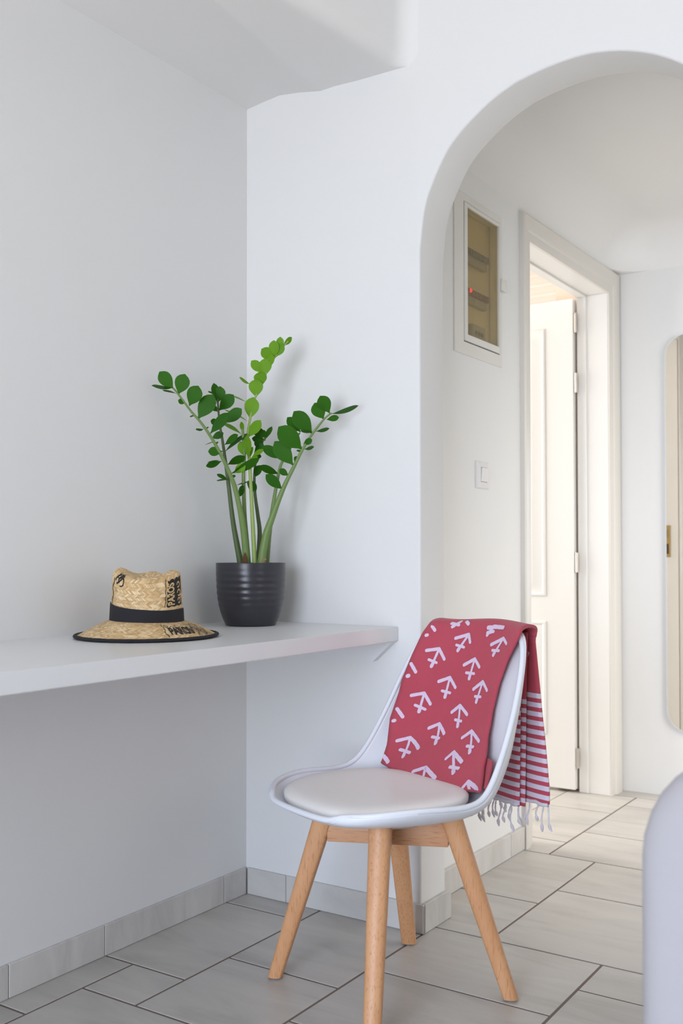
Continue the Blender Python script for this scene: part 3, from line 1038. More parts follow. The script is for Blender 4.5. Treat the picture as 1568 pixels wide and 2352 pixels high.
LEAVES = {
 1: [(-0.0575, -0.2369, 0.6013, -0.0773, -0.2662, 0.6415, 0.0299), (-0.0511, -0.2254, 0.5878, -0.0266, -0.2286, 0.6363, 0.0337), (-0.0576, -0.2378, 0.6029, -0.1065, -0.2642, 0.6085, 0.0057), (-0.0551, -0.2289, 0.5894, -0.0841, -0.2486, 0.5995, 0.0069), (-0.0366, -0.2014, 0.5605, -0.0047, -0.2034, 0.6082, 0.0352), (-0.0415, -0.2083, 0.5674, -0.0513, -0.2262, 0.5732, 0.0138), (-0.0273, -0.1792, 0.5288, 0.0098, -0.1632, 0.5906, 0.0375), (-0.0328, -0.1867, 0.5365, -0.0473, -0.1878, 0.5367, 0.0054), (-0.0216, -0.1638, 0.5052, -0.0456, -0.1668, 0.5043, 0.0054), (-0.017, -0.1608, 0.5052, -0.0121, -0.156, 0.5112, 0.0042), (-0.0069, -0.1391, 0.4736, -0.0343, -0.1436, 0.4689, 0.0046), (-0.0067, -0.1365, 0.4683, -0.0008, -0.1315, 0.4746, 0.0042), (-0.0108, -0.1513, 0.494, 0.0373, -0.1379, 0.5454, 0.0237), (0.0043, -0.1211, 0.4505, -0.0209, -0.1479, 0.4497, 0.021), (-0.003, -0.1153, 0.4266, -0.0343, -0.1407, 0.4122, 0.0138), (-0.005, -0.1174, 0.4284, -0.032, -0.1378, 0.4241, 0.0054), (0.002, -0.0924, 0.3803, -0.0325, -0.1015, 0.3797, 0.0069), (-0.0012, -0.0943, 0.3796, -0.0231, -0.1108, 0.3952, 0.01), (0.0083, -0.0913, 0.3876, 0.0146, -0.0803, 0.3906, 0.0069)],
 2: [(-0.0294, -0.1016, 0.5797, -0.0293, -0.1154, 0.6303, 0.0184), (-0.028, -0.1009, 0.5808, -0.017, -0.1048, 0.622, 0.0283), (-0.029, -0.0963, 0.5608, 0.013, -0.0875, 0.5996, 0.0299), (-0.0216, -0.0831, 0.5286, 0.0235, -0.0674, 0.5653, 0.0276), (-0.0325, -0.0979, 0.5579, -0.0484, -0.0988, 0.5741, 0.0138), (-0.0335, -0.0909, 0.5286, -0.0429, -0.1125, 0.5337, 0.0161), (-0.0306, -0.1024, 0.5797, -0.0343, -0.113, 0.5835, 0.0077), (-0.0334, -0.1101, 0.6014, -0.0494, -0.1153, 0.6112, 0.0057), (-0.0544, -0.0951, 0.49, -0.0236, -0.0841, 0.5038, 0.0184), (-0.0307, -0.0709, 0.4549, 0.0177, -0.0369, 0.5061, 0.0145), (-0.0283, -0.0738, 0.4734, 0.013, -0.0698, 0.4983, 0.0199), (-0.0283, -0.0619, 0.4229, 0.0222, -0.0525, 0.4429, 0.0184), (-0.0232, -0.0533, 0.3998, 0.049, -0.0242, 0.4377, 0.0191), (-0.0173, -0.0426, 0.3683, 0.0174, -0.0315, 0.3785, 0.0054), (-0.0128, -0.0332, 0.337, 0.0081, -0.041, 0.3681, 0.0161)],
 3: [(0.0115, -0.0363, 0.4433, 0.0066, -0.0525, 0.4826, 0.0222), (0.0166, -0.0324, 0.4384, 0.0182, -0.0393, 0.5009, 0.0176), (0.0111, -0.0449, 0.5058, 0.0087, -0.0515, 0.5344, 0.0115), (-0.0165, -0.0496, 0.4008, 0.0162, -0.0439, 0.4224, 0.021), (0.0064, -0.0474, 0.5017, -0.0358, -0.072, 0.5339, 0.0115)],
 4: [(0.0132, -0.0205, 0.5435, 0.0256, -0.0228, 0.6009, 0.0344), (0.0265, -0.0117, 0.6008, 0.0332, -0.0209, 0.648, 0.0337), (0.0391, -0.0032, 0.6313, 0.0413, -0.0164, 0.6669, 0.0306), (0.047, 0.002, 0.658, 0.0526, -0.0052, 0.7036, 0.0299), (0.0432, -0.0005, 0.6657, 0.0216, -0.0258, 0.6968, 0.023), (0.0654, 0.0143, 0.7027, 0.0456, -0.0129, 0.7275, 0.0276), (0.0591, 0.0101, 0.6836, 0.0718, -0.0035, 0.7125, 0.0168), (0.067, 0.0154, 0.7058, 0.074, 0.003, 0.7498, 0.0245), (0.0701, 0.0175, 0.7077, 0.0893, 0.0191, 0.7432, 0.0237), (0.0787, 0.0232, 0.723, 0.0851, 0.0165, 0.76, 0.0199), (0.086, 0.0281, 0.7375, 0.105, 0.0414, 0.761, 0.0115), (0.0085, -0.0237, 0.4955, 0.0421, -0.0112, 0.5401, 0.0237), (0.0072, -0.0245, 0.5874, -0.0458, -0.0515, 0.6137, 0.0069), (0.0085, -0.0237, 0.5378, -0.0423, -0.0584, 0.5705, 0.0077), (0.0134, -0.0202, 0.6367, -0.0168, -0.0288, 0.6552, 0.0065), (0.0136, -0.0203, 0.4406, 0.0188, -0.0171, 0.4719, 0.01), (0.0181, -0.0174, 0.4445, 0.041, 0.0013, 0.4653, 0.0138), (0.0102, -0.0226, 0.4338, 0.034, -0.0131, 0.4447, 0.0115), (0.0149, -0.0194, 0.411, 0.011, -0.0296, 0.4332, 0.01)],
 5: [(-0.0074, 0.0259, 0.3939, 0.0145, 0.0217, 0.4254, 0.0199), (0.0045, 0.0338, 0.4986, 0.0077, 0.0172, 0.5265, 0.0237), (0.0165, 0.0417, 0.4959, 0.0292, 0.0529, 0.5319, 0.0145), (0.0191, 0.0434, 0.4998, 0.0141, 0.0221, 0.5181, 0.0191), (0.0174, 0.0423, 0.4939, -0.008, 0.0141, 0.4975, 0.0184), (0.0133, 0.0395, 0.4765, 0.0009, 0.0152, 0.4924, 0.0214), (-0.0084, 0.0252, 0.461, 0.0191, 0.0319, 0.4809, 0.0214), (-0.0061, 0.0268, 0.3493, -0.0053, 0.0133, 0.3833, 0.0176), (-0.0181, 0.0189, 0.3563, -0.0276, 0.0246, 0.3869, 0.0084), (-0.0019, 0.0295, 0.4423, -0.0007, 0.0373, 0.4584, 0.0153)],
 6: [(0.1445, 0.0327, 0.4605, 0.1051, -0.0181, 0.5175, 0.0452), (0.1234, 0.0226, 0.4193, 0.0876, -0.0116, 0.4818, 0.0383), (0.0967, 0.0106, 0.3571, 0.0702, -0.0258, 0.3951, 0.0245), (0.1684, 0.0444, 0.5015, 0.1371, 0.0052, 0.5581, 0.0383), (0.1695, 0.0448, 0.5052, 0.1451, 0.0222, 0.5084, 0.0054), (0.195, 0.0582, 0.5387, 0.182, 0.0349, 0.5798, 0.0337), (0.2086, 0.0656, 0.5543, 0.1958, 0.04, 0.5973, 0.0321), (0.2116, 0.0678, 0.5525, 0.2667, 0.1162, 0.5746, 0.0092), (0.2009, 0.0622, 0.5376, 0.231, 0.0759, 0.5433, 0.0161), (0.1759, 0.0488, 0.5078, 0.2023, 0.0747, 0.5151, 0.0077), (0.1486, 0.0353, 0.4612, 0.1658, 0.0566, 0.4681, 0.0077), (0.1428, 0.0317, 0.459, 0.1265, 0.0325, 0.4573, 0.0054), (0.1257, 0.0232, 0.4294, 0.1282, 0.0352, 0.4442, 0.0122), (0.1476, 0.0334, 0.4743, 0.174, 0.0352, 0.4852, 0.0161), (0.1115, 0.0172, 0.3927, 0.0958, -0.0019, 0.4091, 0.0168)],
 7: [(0.0621, 0.0416, 0.4007, 0.0316, -0.0021, 0.4213, 0.0184), (0.0751, 0.0459, 0.4407, 0.0366, 0.002, 0.4729, 0.0245), (0.116, 0.0652, 0.5109, 0.0942, 0.0348, 0.549, 0.0245), (0.0962, 0.0559, 0.4776, 0.0929, 0.0475, 0.4885, 0.0092)],
}
STROKES = [
 (-0.0623, 0.7581, -0.0211, 0.7695, 1.0), (-0.0211, 0.7695, -0.012, 0.7519, 1.0), (-0.0211, 0.7695, -0.0483, 0.73, 0.8), (-0.056, 0.7425, -0.0296, 0.7389, 0.8), (-0.0444, 0.736, -0.0483, 0.73, 1.15),
 (-0.1405, 0.7242, -0.1062, 0.7303, 1.0), (-0.1062, 0.7303, -0.0857, 0.7068, 1.0), (-0.1062, 0.7303, -0.1191, 0.6875, 0.8), (-0.1298, 0.7027, -0.1064, 0.6966, 0.8), (-0.1166, 0.694, -0.1191, 0.6875, 1.15),
 (0.0652, 0.7517, 0.1105, 0.7694, 1.0), (0.1105, 0.7694, 0.1278, 0.7594, 1.0), (0.1105, 0.7694, 0.0803, 0.7296, 0.8), (0.0731, 0.7394, 0.1013, 0.741, 0.8), (0.0846, 0.7356, 0.0803, 0.7296, 1.15),
 (-0.0199, 0.6979, 0.0139, 0.7148, 1.0), (0.0139, 0.7148, 0.0346, 0.6982, 1.0), (0.0139, 0.7148, 0.0055, 0.669, 0.8), (-0.0082, 0.6809, 0.02, 0.6814, 0.8), (0.0067, 0.6758, 0.0055, 0.669, 1.15),
 (-0.0905, 0.6532, -0.0586, 0.6651, 1.0), (-0.0586, 0.6651, -0.0361, 0.6442, 1.0), (-0.0586, 0.6651, -0.0637, 0.619, 0.8), (-0.0761, 0.6323, -0.0497, 0.6298, 0.8), (-0.0626, 0.626, -0.0637, 0.619, 1.15),
 (0.0268, 0.6465, 0.0565, 0.6667, 1.0), (0.0565, 0.6667, 0.0788, 0.65, 1.0), (0.0565, 0.6667, 0.0449, 0.6197, 0.8), (0.0368, 0.6311, 0.0583, 0.6326, 0.8), (0.0463, 0.6267, 0.0449, 0.6197, 1.15),
 (-0.1566, 0.6145, -0.1252, 0.6224, 1.0), (-0.1252, 0.6224, -0.1021, 0.5987, 1.0), (-0.1252, 0.6224, -0.1275, 0.5787, 0.8), (-0.1415, 0.5926, -0.1125, 0.5849, 0.8), (-0.1271, 0.5852, -0.1275, 0.5787, 1.15),
 (-0.0329, 0.5866, -0.01, 0.605, 1.0), (-0.01, 0.605, 0.0202, 0.5879, 1.0), (-0.01, 0.605, -0.0019, 0.5581, 0.8), (-0.0164, 0.5711, 0.0055, 0.5705, 0.8), (-0.0036, 0.565, -0.0019, 0.5581, 1.15),
 (-0.0888, 0.5433, -0.0626, 0.5562, 1.0), (-0.0626, 0.5562, -0.0366, 0.5368, 1.0), (-0.0626, 0.5562, -0.0463, 0.514, 0.8), (-0.0686, 0.5252, -0.0443, 0.5248, 0.8), (-0.05, 0.52, -0.0463, 0.514, 1.15),
 (0.0279, 0.5364, 0.0511, 0.5546, 1.0), (0.0511, 0.5546, 0.0918, 0.5388, 1.0), (0.0511, 0.5546, 0.0762, 0.5124, 0.8), (0.0562, 0.5224, 0.0787, 0.5239, 0.8), (0.0714, 0.5183, 0.0762, 0.5124, 1.15),
 (-0.1595, 0.5072, -0.131, 0.5168, 1.0), (-0.131, 0.5168, -0.0899, 0.497, 1.0), (-0.131, 0.5168, -0.1203, 0.4756, 0.8), (-0.1421, 0.4878, -0.1072, 0.4848, 0.8), (-0.1228, 0.4815, -0.1203, 0.4756, 1.15),
 (0.0165, 0.4906, 0.0261, 0.505, 1.0), (0.0261, 0.505, 0.069, 0.4915, 1.0), (0.0261, 0.505, 0.0657, 0.4693, 0.8), (0.0435, 0.4773, 0.0724, 0.4788, 0.8), (0.0597, 0.4745, 0.0657, 0.4693, 1.15),
 (-0.0583, 0.4523, -0.0286, 0.4651, 1.0), (-0.0286, 0.4651, 0.0217, 0.4516, 1.0), (-0.0286, 0.4651, -0.0168, 0.45, 0.8), (0.1205, 0.4482, 0.1245, 0.461, 1.0), (0.1245, 0.461, 0.1838, 0.4545, 1.0),
 (0.1245, 0.461, 0.1467, 0.4481, 0.8), (-0.1384, 0.7831, -0.1283, 0.7738, 1.0), (-0.1738, 0.6901, -0.158, 0.6711, 1.0), (-0.1812, 0.5807, -0.1633, 0.5631, 1.0), (-0.1745, 0.4708, -0.1542, 0.4587, 1.0),
 (-0.1496, 0.7606, -0.1464, 0.7613, 1.0), (-0.176, 0.6601, -0.1741, 0.6608, 1.2), (-0.1814, 0.5524, -0.179, 0.5531, 1.0), (-0.0834, 0.7961, -0.0588, 0.7923, 1.0), (-0.0579, 0.8014, -0.079, 0.7845, 1.0),
 (-0.0395, 0.8014, -0.0285, 0.7955, 1.0), (0.0418, 0.7899, 0.0582, 0.7914, 1.0), (0.062, 0.7932, 0.0433, 0.772, 1.0), (0.0428, 0.7773, 0.0655, 0.7822, 1.0), (0.063, 0.7932, 0.1003, 0.7943, 1.0),
]
# ------------------------------------------------------------------ potted plant
plant = tag(empty('potted_plant', (0.137, -0.155, 0.775)), 'tall leafy green plant in a ribbed charcoal pot on the shelf', 'plant')
M['pot'] = new_mat('charcoal_ceramic', lin(48, 48, 54), 0.29)
M['soil'] = new_mat('dark_soil', lin(38, 30, 24), 0.95)
bm = bmesh.new()
prof = [(0.0, 0.0), (0.062, 0.0), (0.0665, 0.002)]
for i in range(46):
    t = i / 45.0
    z = 0.004 + 0.158 * t
    r = interp(t, [0, .1, .2, .32, .45, .6, .8, 1.0], [0.0672, 0.0742, 0.0795, 0.0845, 0.0880, 0.0900, 0.0914, 0.0920])
    amp = 0.0007 * max(0.0, 1 - abs(t - 0.55) / 0.45)
    r += amp * math.sin(2 * math.pi * z / 0.0165)
    prof.append((r, z))
prof += [(0.0922, 0.1640), (0.0912, 0.1655), (0.0885, 0.1650), (0.0878, 0.160), (0.086, 0.146)]
lathe(bm, prof, 64)
bmesh.ops.remove_doubles(bm, verts=bm.verts, dist=1e-6)
obj('pot', bm, M['pot'], plant, angle=50)
bm = bmesh.new()
rows = []
for i in range(9):
    r = 0.0868 * i / 8.0
    rows.append([(r * math.cos(a * math.pi / 16), r * math.sin(a * math.pi / 16),
                  0.155 + 0.006 * noise.noise(Vector((r * 60 * math.cos(a * math.pi / 16), r * 60 * math.sin(a * math.pi / 16), 3)))) for a in range(32)])
grid(bm, rows, close_u=True)
bmesh.ops.remove_doubles(bm, verts=bm.verts, dist=1e-6)
obj('soil', bm, M['soil'], plant)


def leaf_mat(name, c0, c1):
    m = new_mat(name, c0, 0.5, **{'Specular IOR Level': 0.14})
    t = NT(m)
    oi = t.n('ShaderNodeObjectInfo')
    n_ = t.noise(t.coord('Object'), 30, 3)
    f = t.math('ADD', t.math('MULTIPLY', oi.outputs['Random'], 0.6), t.math('MULTIPLY', n_, 0.4))
    t.color(t.mix(f, c0, c1))
    tr_ = t.n('ShaderNodeBsdfTranslucent')
    tr_.inputs[0].default_value = (c1[0] * 1.3, c1[1] * 1.3, c1[2] * 0.8, 1)
    mx = t.n('ShaderNodeMixShader')
    mx.inputs[0].default_value = 0.14
    out = [x for x in t.t.nodes if x.type == 'OUTPUT_MATERIAL'][0]
    t.l(t.b.outputs[0], mx.inputs[1]); t.l(tr_.outputs[0], mx.inputs[2]); t.l(mx.outputs[0], out.inputs[0])
    return m


M['leaf'] = leaf_mat('dark_green_leaf', lin(34, 84, 10), lin(54, 108, 20))
M['leaf_new'] = leaf_mat('bright_green_leaf', lin(86, 138, 20), lin(114, 162, 38))
M['stem'] = new_mat('olive_stem', lin(110, 136, 74), 0.5)
M['stem_new'] = new_mat('pale_green_stem', lin(150, 172, 92), 0.5)
M['stem_dk'] = new_mat('dark_olive_stem', lin(80, 98, 56), 0.5)
M['sheath'] = new_mat('dry_brown_sheath', lin(96, 58, 30), 0.8)
FRONT = Vector((0.551, -0.834, 0.0))

STEM_M = {1: 'stem', 2: 'stem_dk', 3: 'stem', 4: 'stem_new', 5: 'stem_dk', 6: 'stem', 7: 'stem'}
random.seed(11)


def make_leaf(b, t, w_app, parent, mat):
    b, t = Vector(b), Vector(t)
    ax = t - b
    L = ax.length
    ax.normalize()
    side = ax.cross(FRONT).normalized()
    nrm = side.cross(ax).normalized()
    w_app *= 1.08 if w_app > 0.02 else 1.0
    nat = max(w_app, min(L * 0.50, 0.026))
    ang = math.acos(min(1.0, w_app / nat)) * random.choice((-1, 1))
    s2 = side * math.cos(ang) + nrm * math.sin(ang)
    n2 = s2.cross(ax).normalized()
    if n2.dot(FRONT) < 0:
        n2 = -n2
    rows = []
    NR = 9
    for i in range(NR + 1):
        q = i / NR
        wv = interp(q, [0, .06, .14, .28, .44, .60, .75, .88, .96, 1.0], [0.05, 0.08, 0.28, 0.66, 0.92, 1.02, 0.95, 0.62, 0.26, 0.0]) * nat / 2 * 1.05
        arch_ = math.sin(q * math.pi) * L * 0.05 - q * q * L * 0.02
        p = b + ax * (L * q) + n2 * arch_
        rows.append([p + s2 * wv * u + n2 * (-(1 - abs(u)) * wv * 0.16 - abs(u) ** 2.5 * wv * 0.10) for u in (-1, -0.55, 0, 0.55, 1)])
    bm = bmesh.new()
    grid(bm, rows)
    bmesh.ops.remove_doubles(bm, verts=bm.verts, dist=1e-6)
    o = obj('leaf', bm, mat, parent, angle=80, recalc=False)
    return o


for k in STEMS:
    pts, r0, r1 = STEMS[k]
    root = Vector(pts[0])
    base = Vector((root.x * 0.9, root.y * 0.9, 0.140))
    path = catmull([tuple(base)] + pts, 4)
    n_ = len(path)
    zt0, zt1 = path[0][2], path[-1][2]
    rad = [r1 + (r0 - r1) * (1 - i / (n_ - 1)) ** 1.6 for i in range(n_)]
    bm = bmesh.new()
    tube(bm, path, rad, 10)
    st = obj('stem', bm, M[STEM_M[k]], plant, angle=60)
    for lf in LEAVES[k]:
        make_leaf(lf[0:3], lf[3:6], lf[6], st, M['leaf_new' if k in (3, 4) else 'leaf'])
# dry sheath and cut stub at the soil
bm = bmesh.new()
rows = [[(0.012 + 0.010 * math.cos(a) * s, -0.040 + 0.006 * math.sin(a) * s, z) for a in [2 * math.pi * q / 8 for q in range(8)]]
        for z, s in ((0.150, 1.0), (0.165, 0.95), (0.180, 0.6), (0.192, 0.08))]
grid(bm, rows, close_u=True)
obj('dry_sheath', bm, M['sheath'], plant)
bm = bmesh.new()
tube(bm, [(0.048, -0.012, 0.150), (0.052, -0.012, 0.168), (0.057, -0.014, 0.176)], [0.006, 0.0065, 0.0055], 10)
obj('cut_stub', bm, new_mat('dry_stub', lin(150, 130, 95), 0.8), plant)

# ------------------------------------------------------------------ chair
CH = (0.66, -0.325, 0.0)
CR = R(-21.7)
chair = tag(empty('dining_chair', CH, CR), 'white moulded shell chair with padded seat and four beech legs', 'chair')
M['shell'] = new_mat('white_chair_plastic', (0.80, 0.815, 0.865, 1), 0.38)
M['pad'] = new_mat('cream_white_leatherette', (0.90, 0.865, 0.835, 1), 0.45)
t_ = NT(M['pad'])
t_.bump(t_.noise(t_.coord('Object'), 420, 2), 0.12, 0.001)
M['beech'] = wood_mat('beech', lin(208, 150, 104), lin(220, 166, 120), 0.42, 1.0, 'z')

# rim from the front centre to the top of the back: (half width, y, z), and the centre line beside it (y, z)
SH = [(.128, -.2165, .4338, -.2360, .4312),
      (.157, -.2005, .4390, -.2215, .4215), (.184, -.1750, .4450, -.2000, .4150), (.206, -.1410, .4500, -.1680, .4100), (.2220, -.0990, .4530, -.1240, .4055),
      (.2300, -.0500, .4510, -.0700, .4010), (.2320, .0000, .4465, -.0080, .3985), (.2310, .0420, .4460, .0520, .3990), (.2275, .0760, .4560, .1120, .4080),
      (.2225, .1040, .4850, .1620, .4330), (.2160, .1400, .5420, .2040, .4880), (.2080, .1720, .6020, .2260, .5550), (.1990, .2010, .6650, .2450, .6400),
      (.1830, .2320, .7350, .2620, .7200), (.1620, .2520, .7740, .2745, .7700), (.1330, .2610, .7830, .2775, .7815), (.0830, .2690, .7870, .2790, .7870)]
SHI = catmull(SH, 4)
rows = []
NU = 40
for w, ye, ze, yc, zc in SHI:
    rr = []
    for j in range(NU + 1):
        u = -1 + 2.0 * j / NU
        g = abs(u) ** 2.3
        rr.append((w * math.sin(u * math.pi / 2 * 0.92) / math.sin(math.pi / 2 * 0.92), yc + (ye - yc) * g, zc + (ze - zc) * g))
    rows.append(rr)
bm = bmesh.new()
grid(bm, rows)
so = obj('shell', bm, M['shell'], chair, angle=80)
# face normals towards the sitter
me_ = so.data
up_ = sum((p.normal.z for p in me_.polygons if abs(p.center.y) < 0.1), 0.0)
if up_ < 0:
    me_.flip_normals()
md = so.modifiers.new('thickness', 'SOLIDIFY')
md.thickness = 0.009
md.offset = -1.0
# rolled rim running all the way round the shell
nr_, nc_ = len(SHI), NU + 1
idx = [(nr_ - 1, j) for j in range(nc_ // 2, nc_)] + [(i, nc_ - 1) for i in range(nr_ - 2, -1, -1)] + [(0, j) for j in range(nc_ - 2, -1, -1)] \
    + [(i, 0) for i in range(1, nr_)] + [(nr_ - 1, j) for j in range(1, nc_ // 2 + 1)]
path = [me_.vertices[i * nc_ + j].co - me_.vertices[i * nc_ + j].normal * 0.0045 for i, j in idx]
for _ in range(14):
    path = [path[0]] + [(path[k - 1] + path[k] * 2 + path[k + 1]) / 4 for k in range(1, len(path) - 1)] + [path[-1]]
bm = bmesh.new()
tube(bm, path, 0.0064, 12)
obj('rim', bm, M['shell'], so, angle=60)

# padded seat
bm = bmesh.new()
NA = 64


def pad_out(a):
    c_, s_ = math.cos(a), math.sin(a)
    e = 2.0 / 2.7
    return (0.199 * math.copysign(abs(c_) ** e, c_), -0.036 + 0.178 * math.copysign(abs(s_) ** e, s_))


rows = []
for rho, z in ((0.0, .4440), (0.2, .4442), (0.4, .4450), (0.6, .4468), (0.75, .4482), (0.86, .4478), (0.93, .4455), (0.975, .4415), (1.0, .4365), (0.995, .4260), (0.97, .4200), (0.80, .4050), (0.3, .4000)):
    rr = []
    for k in range(NA):
        a = 2 * math.pi * k / NA
        x, y = pad_out(a)
        x *= rho; y = -0.036 + (y + 0.036) * rho
        zz = z + 0.008 * (x / 0.2) ** 2 - 0.006 * max(0, -y / 0.2) ** 2 * (1 if rho > 0.5 else rho * 2) + 0.006 * max(0, y / 0.14) ** 2
        rr.append((x, y, zz))
    rows.append(rr)
vv = grid(bm, rows, close_u=True)
bm.faces.new(list(reversed(vv[-1])))
bmesh.ops.remove_doubles(bm, verts=bm.verts, dist=1e-6)
obj('seat_pad', bm, M['pad'], chair, angle=80)

FEET = {(-1, -1): (-.199, -.170), (1, -1): (.190, -.186), (1, 1): (.191, .187), (-1, 1): (-.181, .204)}
for (sx, sy), (fx, fy) in FEET.items():
    bm = bmesh.new()
    rows = []
    top = Vector((sx * 0.098, sy * 0.094, 0.402))
    bot = Vector((fx, fy, 0.004))
    out = Vector((sx, sy, 0)).normalized()
    tan = Vector((-out.y, out.x, 0))
    for i in range(9):
        q = i / 8.0
        p = top.lerp(bot, q)
        hw = 0.0240 * (1 - q) + 0.0178 * q
        hr = 0.0245 * (1 - q) + 0.0165 * q
        ring = []
        for k in range(16):
            a = 2 * math.pi * k / 16
            c_, s_ = math.cos(a), math.sin(a)
            e = 2.0 / (2.4 if c_ > 0 else 5.0)
            ring.append(p + out * (hr * math.copysign(abs(c_) ** e, c_)) + tan * (hw * math.copysign(abs(s_) ** (2 / 3.6), s_)))
        rows.append(ring)
    vv = grid(bm, rows, close_u=True)
    bm.faces.new(vv[0]); bm.faces.new(list(reversed(vv[-1])))
    lg = obj('leg', bm, M['beech'], chair, angle=40)
    bm = bmesh.new()
    tube(bm, [(fx, fy, 0.0), (fx, fy, 0.006)], 0.0125, 14)
    obj('glide', bm, new_mat('grey_glide', lin(128, 124, 122), 0.6), lg)
M['beech_x'] = wood_mat('beech_rail', lin(206, 152, 112), lin(216, 166, 128), 0.42, 1.0, 'x')
for rz in (45, -45):
    bm = bmesh.new()
    box(bm, -0.135, 0.135, -0.0135, 0.0135, 0.322, 0.374 if rz == 45 else 0.3735, 0.003, 2)
    o = obj('cross_rail', bm, M['beech_x'], chair)
    o.rotation_euler = (0, 0, R(rz))
# the rails' steel plate and the boss under the shell
bm = bmesh.new()
lathe(bm, [(0.0, 0.372), (0.075, 0.372), (0.085, 0.378), (0.115, 0.396), (0.0, 0.396)], 40)
obj('underside_boss', bm, M['shell'], chair)
bm = bmesh.new()
box(bm, -0.05, 0.05, -0.05, 0.05, 0.3742, 0.378, 0.001, 1)
obj('mounting_plate', bm, new_mat('dark_steel', lin(60, 58, 58), 0.5, Metallic=0.7), chair)

# ------------------------------------------------------------------ towel hung over the chair back
towel = tag(empty('beach_towel', CH, CR), 'red towel with pale anchor print and striped fringed end over the chair back', 'towel')


def cloth_mat(name, c, stripes=False):
    m = new_mat(name, c, 0.9, **{'Sheen Weight': 0.15})
    t = NT(m)
    v = t.coord('Object')
    a = t.noise(v, 9, 4, 0.6)
    w = t.noise(v, 700, 1)
    f = t.math('ADD', t.math('MULTIPLY', a, 0.5), t.math('MULTIPLY', w, 0.5))
    red = t.mix(f, (c[0] * 0.80, c[1] * 0.76, c[2] * 0.76, 1), (c[0] * 1.18, c[1] * 1.25, c[2] * 1.25, 1))
    if stripes:
        uv = t.n('ShaderNodeUVMap')
        sx = t.n('ShaderNodeSeparateXYZ')
        t.l(uv.outputs[0], sx.inputs[0])
        ph = t.math('FRACT', t.math('DIVIDE', sx.outputs[1], 0.0208))
        on = t.math('MULTIPLY', t.math('GREATER_THAN', ph, 0.47), t.math('MULTIPLY', t.math('LESS_THAN', sx.outputs[1], 0.2496), t.math('GREATER_THAN', sx.outputs[1], -0.5)))
        red = t.mix(on, red, lin(216, 206, 222))
    t.color(red)
    t.bump(w, 0.25, 0.0012)
    return m


M['red'] = cloth_mat('red_cotton', lin(186, 72, 88))
M['red_stripe'] = cloth_mat('red_and_white_striped_cotton', lin(186, 72, 88), True)
M['print_white'] = new_mat('pale_print', lin(222, 200, 222), 0.9)
M['thread'] = new_mat('white_thread', lin(214, 208, 216), 0.9)

TZ = [.40, .42, .44, .50, .58, .67, .75, .79, .83]
TYC = [.10, .145, .175, .21, .232, .252, .27, .280, .29]
EZ = [.44, .462, .495, .555, .62, .69, .765, .79, .83]
EY = [.06, .085, .112, .145, .18, .205, .235, .250, .27]
EW = [.23, .228, .222, .215, .208, .20, .182, .165, .16]
S0, RHO = 0.785, 0.021
S1 = S0 + math.pi * RHO


def ytow(x, z):
    yc, ye, w = interp(z, TZ, TYC), interp(z, EZ, EY), interp(z, EZ, EW)
    a = yc - (yc - ye) * abs(x / w) ** 2.2 - 0.013
    b = 0.118 + (z - 0.45)
    d = a - b
    return 0.5 * (a + b - math.sqrt(d * d + 0.0004)) + 0.004


def towel_pt(x, s, lift=0.0):
    """s runs up the front (as height), over the top of the backrest and down behind"""
    if s <= S0:
        if lift:
            dz = (ytow(x, s + 0.004) - ytow(x, s - 0.004)) / 0.008
            dx = (ytow(x + 0.004, s) - ytow(x - 0.004, s)) / 0.008
            n = Vector((dx, -1.0, dz)).normalized()
            return Vector((x, ytow(x, s), s)) + n * lift
        return Vector((x, ytow(x, s), s))
    y0 = ytow(x, S0)
    if s <= S1:
        a = (s - S0) / RHO
        k = 1 + 0.14 * (x / 0.15) ** 2 * 0
        yb = 0.312
        m_ = (1 - math.cos(a)) / 2
        return Vector((x, y0 + (yb - y0) * m_ - lift * math.cos(a), S0 + (RHO * 0.86 + lift) * math.sin(a) + 0.004 * math.sin(x * 20 + 0.6) * math.sin(a)))
    q = s - S1
    return Vector((x, 0.312 + 0.035 * q + 0.004 * math.sin(x * 32) * min(1, q * 6), S0 - q))


XL_Z = [.44, .459, .559, .653, .712, .766, .790, S1, S1 + .1, S1 + .40]
XL = [-.168, -.1730, -.1910, -.1885, -.1770, -.1620, -.149, -.142, -.150, -.172]
XR_Z = [.44, .455, .497, .555, .6115, .670, .7255, .7765, .790, S1, S1 + .02, S1 + .13, S1 + .25, S1 + .36, S1 + .40]
XR = [.196, .188, .143, .114, .109, .1165, .1374, .170, .176, .150, .145, .158, .170, .178, .176]
BX = [-.18, -.131, -.03, .046, .117, .19]
BZ = [.459, .4455, .4405, .4415, .4447, .4555]


def sheet(name, ss_of, xs_of, fn, ns, nx, mat, thick, vshift=0.0):
    bm = bmesh.new()
    lay = bm.loops.layers.uv.new('UVMap')
    vv = []
    uvs = []
    for i in range(ns + 1):
        row, ur = [], []
        for j in range(nx + 1):
            u = j / nx
            s = ss_of(i / ns, u)
            x0, x1 = xs_of(s)
            x = x0 + (x1 - x0) * u
            p = fn(x, s)
            row.append(bm.verts.new(p))
            ur.append((x, (p.z - 0.3955 + vshift) if s > S1 else 5.0))
        vv.append(row); uvs.append(ur)
    for i in range(ns):
        for j in range(nx):
            f = bm.faces.new((vv[i][j], vv[i][j + 1], vv[i + 1][j + 1], vv[i + 1][j]))
            for lp, (a, b) in zip(f.loops, ((i, j), (i, j + 1), (i + 1, j + 1), (i + 1, j))):
                lp[lay].uv = uvs[a][b]
    o = obj(name, bm, mat, towel, angle=80, recalc=False)
    sm = o.modifiers.new('thickness', 'SOLIDIFY')
    sm.thickness = thick
    sm.offset = 0.0
    return o


SEND = S1 + 0.388
bot_z = lambda x: interp(x, BX, BZ)


